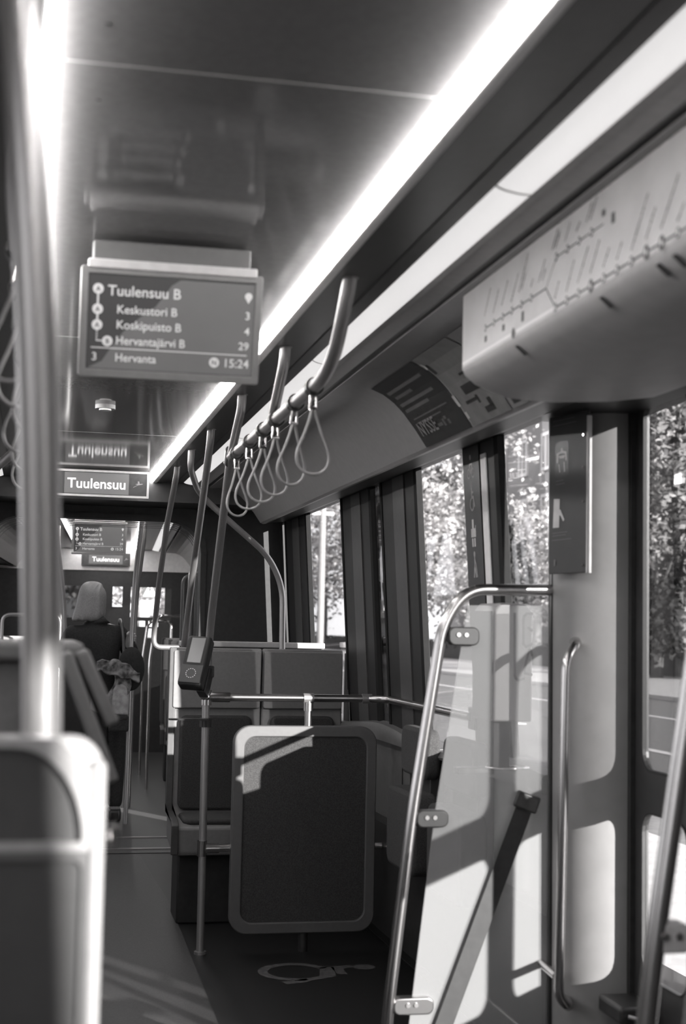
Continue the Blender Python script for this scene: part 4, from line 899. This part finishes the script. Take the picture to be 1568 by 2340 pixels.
# ------------------------------------------------------------------ the passenger
def skin_mesh(name, nodes, links, m, parent, sub=2, root=0):
    b = BASE[parent.name]
    me = bpy.data.meshes.new(name); me.from_pydata([tuple(Vector(n[0])-b) for n in nodes], links, []); me.materials.append(M[m])
    o = bpy.data.objects.new(name, me); COL.objects.link(o); o.parent = parent; BASE[o.name] = b
    md = o.modifiers.new('skin', 'SKIN'); md.use_smooth_shade = True; md.branch_smoothing = .6
    if not me.skin_vertices: me.attributes  # the modifier creates the layer
    import bmesh
    bm = bmesh.new(); bm.from_mesh(me); ly = bm.verts.layers.skin.verify(); bm.verts.ensure_lookup_table()
    for v, n in zip(bm.verts, nodes):
        r = n[1]; v[ly].radius = r if isinstance(r, tuple) else (r, r); v[ly].use_root = False
    bm.verts[root][ly].use_root = True
    bm.to_mesh(me); bm.free()
    s = o.modifiers.new('sub', 'SUBSURF'); s.levels = sub; s.render_levels = sub
    return o
PXp, PYp = 0., 10.4
pe = thing('person', 'person in a black coat with shoulder length grey hair, back turned, standing beyond the bulkhead', 'person', (.55, 10.4, 0))
Y = 10.4
N = [((.535, Y, .90), (.12, .09)), ((.515, Y, 1.05), (.11, .085)), ((.46, Y, 1.28), (.135, .09)), ((.425, Y, 1.415), (.06, .055)), ((.415, Y+.01, 1.475), (.05, .05)), ((.405, Y+.02, 1.56), (.068, .08)), ((.40, Y+.02, 1.635), (.07, .082)), ((.40, Y+.02, 1.675), (.035, .04)),
     ((.60, Y, 1.36), .055), ((.70, Y+.08, 1.16), .04), ((.665, Y-.10, 1.28), .028), ((.655, Y-.13, 1.30), .024),
     ((.27, Y, 1.36), .055), ((.225, Y+.05, 1.12), .04), ((.30, Y+.27, 1.05), .028), ((.33, Y+.33, 1.06), .022),
     ((.60, Y, .82), .085), ((.61, Y, .48), .055), ((.61, Y-.01, .09), .04), ((.61, Y+.10, .045), .035),
     ((.47, Y, .82), .085), ((.49, Y, .48), .055), ((.50, Y-.01, .09), .04), ((.50, Y+.10, .045), .035),
     ((.40, Y+.10, 1.60), .012), ((.40, Y+.118, 1.585), .008)]
Lk = [(0,1),(1,2),(2,3),(3,4),(4,5),(5,6),(6,7),(2,8),(8,9),(9,10),(10,11),(2,12),(12,13),(13,14),(14,15),(0,16),(16,17),(17,18),(18,19),(0,20),(20,21),(21,22),(22,23),(5,24),(24,25)]
# fingers: right hand closed round the pole, left hand relaxed
def fingers(w, d, up, cur):
    global N, Lk
    w_ = Vector(N[w][0]); d = Vector(d).normalized(); up = Vector(up).normalized(); cur = Vector(cur).normalized()
    for i, l in enumerate((.055, .062, .058, .046)):
        a = w_+d*.022+up*(.022-.015*i); p1 = a+d*l*.5; p2 = p1+d*l*.25+cur*l*.4; p3 = p2-d*l*.2+cur*l*.3; k = len(N)
        N += [(tuple(a), .010), (tuple(p1), .0085), (tuple(p2), .008), (tuple(p3), .007)]; Lk += [(w, k), (k, k+1), (k+1, k+2), (k+2, k+3)]
    k = len(N); a = w_+up*.025-d*.01; N += [(tuple(a+d*.012+up*.012), .010), (tuple(a+d*.04+up*.02+cur*.02), .008)]; Lk += [(w, k), (k, k+1)]
fingers(11, (.5, .8, .1), (0, 0, 1), (.6, .3, 0)); fingers(15, (.3, .9, -.2), (0, .2, 1), (.5, 0, -.6))
skin_mesh('body', N, Lk, 'skin', pe)
co = [((.53, Y, .86), (.17, .12)), ((.51, Y, 1.02), (.165, .12)), ((.455, Y, 1.26), (.185, .125)), ((.43, Y, 1.40), (.115, .085)), ((.42, Y, 1.44), (.075, .065)),
      ((.61, Y, 1.345), .085), ((.715, Y+.07, 1.15), .062), ((.675, Y-.07, 1.262), .045), ((.255, Y, 1.345), .085), ((.215, Y+.05, 1.11), .065), ((.29, Y+.24, 1.05), .046)]
skin_mesh('coat', co, [(0,1),(1,2),(2,3),(3,4),(2,5),(5,6),(6,7),(2,8),(8,9),(9,10)], 'coat', pe)
tr = [((.535, Y, .86), (.135, .10)), ((.60, Y, .76), .095), ((.61, Y, .48), .072), ((.61, Y, .08), .055), ((.47, Y, .76), .095), ((.49, Y, .48), .072), ((.50, Y, .08), .055)]
skin_mesh('trousers', tr, [(0,1),(1,2),(2,3),(0,4),(4,5),(5,6)], 'coat2', pe)
for x in (.61, .50):
    m = MB(); m.prism([(x-.042, Y-.08), (x+.042, Y-.08), (x+.05, Y+.10), (x+.03, Y+.19), (x-.03, Y+.19), (x-.05, Y+.10)], lambda p: (p[0], p[1], .004), lambda p: (p[0], p[1], .085)); obj('shoe', m, 'black', pe, bevel=.02)
# hair: a smooth cap falling to the shoulders, open at the face
rows = []; hp = [(1.702, .012, 0), (1.698, .045, 0), (1.68, .074, 0), (1.645, .093, .0), (1.60, .101, 0), (1.55, .104, -.004), (1.50, .110, -.012), (1.455, .116, -.02), (1.425, .112, -.03), (1.415, .10, -.03)]
for z, r, dx in hp:
    ring = []
    for i in range(33):
        a = math.radians(-235+(290)*i/32) if z < 1.67 else math.radians(-235+360*i/32)
        wob = 1+.03*math.sin(i*2.3+z*9)+.02*math.sin(i*5.1)
        ring.append((.402+dx+r*wob*math.cos(a), Y+.012+r*1.02*wob*math.sin(a), z+(.004*math.sin(i*1.7) if z < 1.46 else 0)))
    rows.append(ring)
m = MB(); m.loft(rows); h = obj('hair', m, 'hair', pe, smooth=True, sub=1)
sdm = h.modifiers.new('thick', 'SOLIDIFY'); sdm.thickness = .012
for p in h.data.polygons: p.use_smooth = True
# her bags
bg_ = thing('shoulder_bag', 'black rounded shoulder bag with a patterned scarf draped over it at the passenger\'s hip', 'bag', (.68, 10.2, 1.0))
m = MB(); m.ball((.68, 10.18, 1.085), .1, .95, .7, 1.55, 18, 12); obj('bag_body', m, 'coat', bg_, smooth=True)
rows = []
for i in range(15):
    t = i/14; c_ = Vector((.435+.30*t, 10.10-.03*math.sin(pi*t), 1.135+.06*math.sin(pi*t*.9)-.10*t)); rows.append([(c_.x+.01*math.sin(i*2), c_.y-.012*math.sin(j*1.1+i), c_.z-(.02+.11*t*(1-t)*2.2+.03)*(j/6)+.012*math.sin(i*1.3+j)) for j in range(7)])
m = MB(); m.loft(rows); s = obj('scarf', m, 'floral', bg_, smooth=True, sub=1); s.modifiers.new('thick', 'SOLIDIFY').thickness = .012
rows = []
for i in range(7):
    t = i/6; rows.append([(.525+.05*math.sin(j*.5)+.10*t-.02*j/9*(1 if t < .5 else -1), 10.12-.01*math.sin(i*2+j), 1.12-.34*j/9) for j in range(10)])
m = MB(); m.loft(rows); s = obj('scarf_tail', m, 'floral', bg_, smooth=True, sub=1); s.modifiers.new('thick', 'SOLIDIFY').thickness = .012
m = MB(); m.tube(arc_path([(.63, 10.20, 1.18), (.62, 10.27, 1.36), (.60, 10.40, 1.45), (.61, 10.52, 1.36), (.68, 10.4, 1.12)], .08, 5), .012, 8); obj('bag_strap', m, 'black', bg_, smooth=True)
tb = thing('tote_bag', 'small pale printed tote bag hanging low below the passenger\'s dark bag', 'bag', (.62, 10.15, .85))
m = MB(); m.prism([(.545, .77), (.665, .765), (.655, .955), (.62, .985), (.575, .975), (.555, .94)], lambda p: (p[0], 10.10, p[1]), lambda p: (p[0], 10.15, p[1])); obj('bag_body', m, 'bagL', tb, bevel=.012)
m = MB(); m.box(.535, .67, 10.09, 10.16, .65, .765); obj('lower_pocket', m, 'coat2', tb, bevel=.015); m = MB(); m.box(.585, .655, 10.086, 10.09, .735, .742); obj('zip', m, 'chrome', tb)
m = MB(); m.tube(arc_path([(.57, 10.125, .96), (.585, 10.125, 1.12), (.625, 10.125, 1.12), (.64, 10.125, .965)], .03, 4), .006, 8); obj('handle', m, 'coat2', tb, smooth=True)

# ------------------------------------------------------------------ the street outside
GZ = -.38
struct('ground', MB().box(-60, 140, -60, 320, GZ-.2, GZ), 'asphalt')
struct('pavement', MB().box(17.5, 26.5, -60, 300, GZ, GZ+.12).box(3.2, 5.2, -30, 60, GZ, GZ+.10), 'pave')
gv = obj('verge_grass', MB().box(26.5, 60, -60, 300, GZ, GZ+.15), 'grass', kind='structure')
m = MB()
for y in range(0, 200, 9): m.box(9.4, 9.6, y, y+3.5, GZ, GZ+.012)
m.box(13.5, 13.7, -20, 250, GZ, GZ+.012); m.box(6.4, 6.5, -20, 250, GZ, GZ+.012)
struct('road_markings', m, 'white')
rnd = random.Random(11)
def leaves(mb, c, rx, ry, rz, n, s, clumps=40):
    cl = []
    for _ in range(clumps):
        while True:
            p = Vector((rnd.uniform(-1, 1), rnd.uniform(-1, 1), rnd.uniform(-1, 1)))
            if .25 < p.length < 1: break
        cl.append((p, rnd.uniform(.16, .34)))
    for _ in range(n):
        p, r = rnd.choice(cl); q = p+Vector((rnd.gauss(0, 1), rnd.gauss(0, 1), rnd.gauss(0, 1)))*r*.5
        P = Vector((c[0]+q.x*rx, c[1]+q.y*ry, c[2]+q.z*rz)); u = Vector((rnd.gauss(0, 1), rnd.gauss(0, 1), rnd.gauss(0, .6))).normalized(); w = u.cross(Vector((rnd.gauss(0, 1), rnd.gauss(0, 1), rnd.gauss(0, 1)))).normalized(); k = s*rnd.uniform(.6, 1.3)
        mb.add([P-u*k, P+w*k*.6, P+u*k, P-w*k*.6], [(0, 1, 2, 3)])
def tree(x, y, h, r, n, mt, label, s=.2, zlow=2.2):
    t = thing('street_tree', label, 'tree', (x, y, GZ+.1), 'trees along the street')
    m = MB(); m.tube([(x, y, GZ+.05), (x+.1, y, 2.5), (x-.1, y+.1, h*.5), (x+.1, y, h*.8)], [.28, .22, .16, .06], 9)
    for i in range(6):
        a = i*1.05+x; z = 2.4+(h*.6-2.4)*i/6; m.tube([(x, y, z), (x+r*.35*math.cos(a), y+r*.35*math.sin(a), z+1.2), (x+r*.7*math.cos(a), y+r*.7*math.sin(a), z+2.2)], [.12, .08, .03], 7)
    obj('trunk', m, 'bark', t, smooth=True)
    m = MB(); leaves(m, (x, y, (h+zlow)/2), r, r, (h-zlow)/2*1.05, n, s); obj('crown', m, mt, t)
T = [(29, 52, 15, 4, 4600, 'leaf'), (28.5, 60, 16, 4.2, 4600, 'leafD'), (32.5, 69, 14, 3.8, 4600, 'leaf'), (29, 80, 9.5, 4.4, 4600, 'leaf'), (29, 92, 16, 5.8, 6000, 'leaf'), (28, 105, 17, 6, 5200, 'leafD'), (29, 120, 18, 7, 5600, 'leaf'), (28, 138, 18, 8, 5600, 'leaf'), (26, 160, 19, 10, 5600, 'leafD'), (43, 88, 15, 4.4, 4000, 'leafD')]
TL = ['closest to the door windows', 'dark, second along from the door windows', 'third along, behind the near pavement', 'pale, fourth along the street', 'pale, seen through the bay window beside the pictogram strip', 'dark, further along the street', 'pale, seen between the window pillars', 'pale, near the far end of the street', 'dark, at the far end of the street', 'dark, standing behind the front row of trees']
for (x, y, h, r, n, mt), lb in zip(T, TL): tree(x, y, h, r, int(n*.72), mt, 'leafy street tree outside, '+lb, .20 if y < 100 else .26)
for i, (x, y, h, r) in enumerate(((24.9, 73.5, 7.2, 1.3), (25.2, 55, 4.6, 1.2))):
    tree(x, y, h, r, 4200, 'hedge', 'small dark conical tree outside, '+('before the house front' if i == 0 else 'low, by the door window'), .16, .6)
for i in range(6):
    y = 50+i*17; t = thing('clipped_hedge', 'low dark hedge along the pavement outside, section %s' % ['by the door windows', 'behind the small dark tree', 'before the bay window', 'past the bay window', 'second from the far end', 'at the far end'][i], 'hedge', (27, y, GZ))
    m = MB(); m.box(26.8, 27.8, y, y+16.6, GZ+.1, GZ+1.15)
    for _ in range(900):
        P = Vector((rnd.uniform(26.7, 27.9), rnd.uniform(y, y+16.6), rnd.uniform(.35, .95))); u = Vector((rnd.gauss(0, 1), rnd.gauss(0, 1), rnd.gauss(0, 1))).normalized()*.12; w = Vector((rnd.gauss(0, 1), rnd.gauss(0, 1), rnd.gauss(0, 1))).normalized()*.09; m.add([P-u, P+w, P+u, P-w], [(0, 1, 2, 3)])
    obj('foliage', m, 'hedge', t)
# house front behind the trees
hb = thing('house', 'tall brick house with white trimmed windows behind the street trees', 'house', (52, 120, GZ))
m = MB(); m.box(44, 60, 96, 150, GZ, 21.5); obj('wall', m, 'brick', hb)
m = MB(); m.box(43, 60.5, 95, 151, 21.5, 23); obj('cornice', m, 'white', hb)
for z in (5, 10.5, 16):
    for i in range(8):
        y = 99+i*6.2
        o_ = rrect(y, y+2.4, z, z+3.4, .02); i_ = rrect(y+.3, y+2.1, z+.3, z+3.1, .02); wf = obj('window_frame', ring2(o_, i_, lambda p: (43.8, p[0], p[1]), lambda p: (44, p[0], p[1])), 'white', hb)
        f = MB(); f.box(43.9, 43.95, y+.3, y+2.1, z+.3, z+3.1); obj('window_pane', f, 'pole', wf)
        f = MB(); f.box(43.78, 44, y+1.12, y+1.28, z+.3, z+3.1); obj('mullion', f, 'white', wf)
# street furniture
lp = thing('lamp_post', 'pale tall lamp post outside, seen between two window pillars', 'lamp post', (12.6, 63, GZ), 'poles in the street')
m = MB(); m.cyl((12.6, 63, GZ), (12.6, 63, 7.4), .16, 14); obj('post', m, 'pole', lp, smooth=True); m = MB(); m.box(12.1, 13.1, 62.9, 63.1, 6.6, 6.75); obj('cross_arm', m, 'white', lp); m = MB(); m.cyl((12.6, 63, GZ), (12.6, 63, .3), .26, 14); obj('base', m, 'pole', lp, smooth=True)
tp = thing('traffic_sign', 'pole with two round arrow signs outside, partly hidden by a window pillar', 'road sign', (8.28, 33, GZ))
m = MB(); m.cyl((8.28, 33, GZ), (8.28, 33, 2.9), .035, 10); obj('post', m, 'pole', tp, smooth=True)
for z in (1.86, 2.86):
    m = MB(); m.cyl((8.16, 32.93, z), (8.16, 32.95, z), .32, 28); d = obj('sign_disc', m, 'signblue', tp)
    ro = [(8.16+.32*math.cos(2*pi*i/28), z+.32*math.sin(2*pi*i/28)) for i in range(28)]; ri = [(8.16+.295*math.cos(2*pi*i/28), z+.295*math.sin(2*pi*i/28)) for i in range(28)]
    obj('rim', ring2(ro, ri, lambda p: (p[0], 32.92, p[1]), lambda p: (p[0], 32.94, p[1])), 'pole', d)
    m = MB(); m.add([(8.16+x, 32.925, z+q) for x, q in ((.16, .17), (.19, .13), (-.02, -.06), (.07, -.14), (-.17, -.15), (-.15, .08), (-.07, -.01))], [tuple(range(7))]); obj('arrow', m, 'pole', d)
zs = thing('crossing_sign', 'square pedestrian crossing sign with a walking figure in a triangle, seen through the windscreen', 'road sign', (5.0, 64, GZ))
cz = 3.02; cx_ = 5.0; Ys = 64
m = MB(); m.cyl((cx_+.3, Ys+.05, GZ), (cx_+.3, Ys+.05, cz+.3), .04, 10); obj('post', m, 'pole', zs, smooth=True)
m = MB(); m.box(cx_-.33, cx_+.33, Ys, Ys+.02, cz-.36, cz+.36); bd = obj('board', m, 'signblue', zs)
m = MB(); m.add([(cx_+x, Ys-.01, cz+z) for x, z in ((-.29, -.27), (.29, -.27), (0, .33))], [(0, 1, 2)]); tri = obj('triangle', m, 'white', bd)
m = MB(); m.ball((cx_+.01, Ys-.015, cz+.17), .035, 1, .2, 1)
for a, b, w in (((0, .13), (.0, -.02), .075), ((0, -.02), (-.06, -.2), .04), ((0, -.02), (.06, -.19), .04), ((0, .10), (-.07, .0), .028), ((0, .10), (.08, .02), .028)):
    A, B_2 = Vector(a), Vector(b); n = Vector((-(B_2-A).y, (B_2-A).x)).normalized()*w/2; m.add([(cx_+p.x, Ys-.02, cz+p.y) for p in (A-n, B_2-n, B_2+n, A+n)], [(0, 1, 2, 3)])
for i in range(5): m.add([(cx_-.24+.105*i+dx, Ys-.02, cz+dz) for dx, dz in ((0, -.26), (.05, -.26), (.06, -.19), (.02, -.19))], [(0, 1, 2, 3)])
obj('walking_figure', m, 'black', tri)
m = MB(); m.box(cx_-.33, cx_+.33, Ys, Ys+.02, cz-1.0, cz-.44); obj('lower_plate', m, 'pole', zs)
rs = thing('crash_barrier', 'dark low wall across the street end, seen through the windscreen', 'barrier', (8, 110, GZ)); m = MB(); m.box(-20, 17, 110, 111, GZ, .6); obj('wall', m, 'hedge', rs)
for i, (x, y) in enumerate(((-4, 95), (2, 120), (9, 130), (14, 150), (-12, 80))): tree(x, y, 13+i, 5, 2600, 'leaf', 'street tree ahead of the tram seen through the windscreen, %s' % ['left of the crossing sign', 'behind the crossing sign', 'right of the crossing sign', 'far right', 'far left'][i], .3)
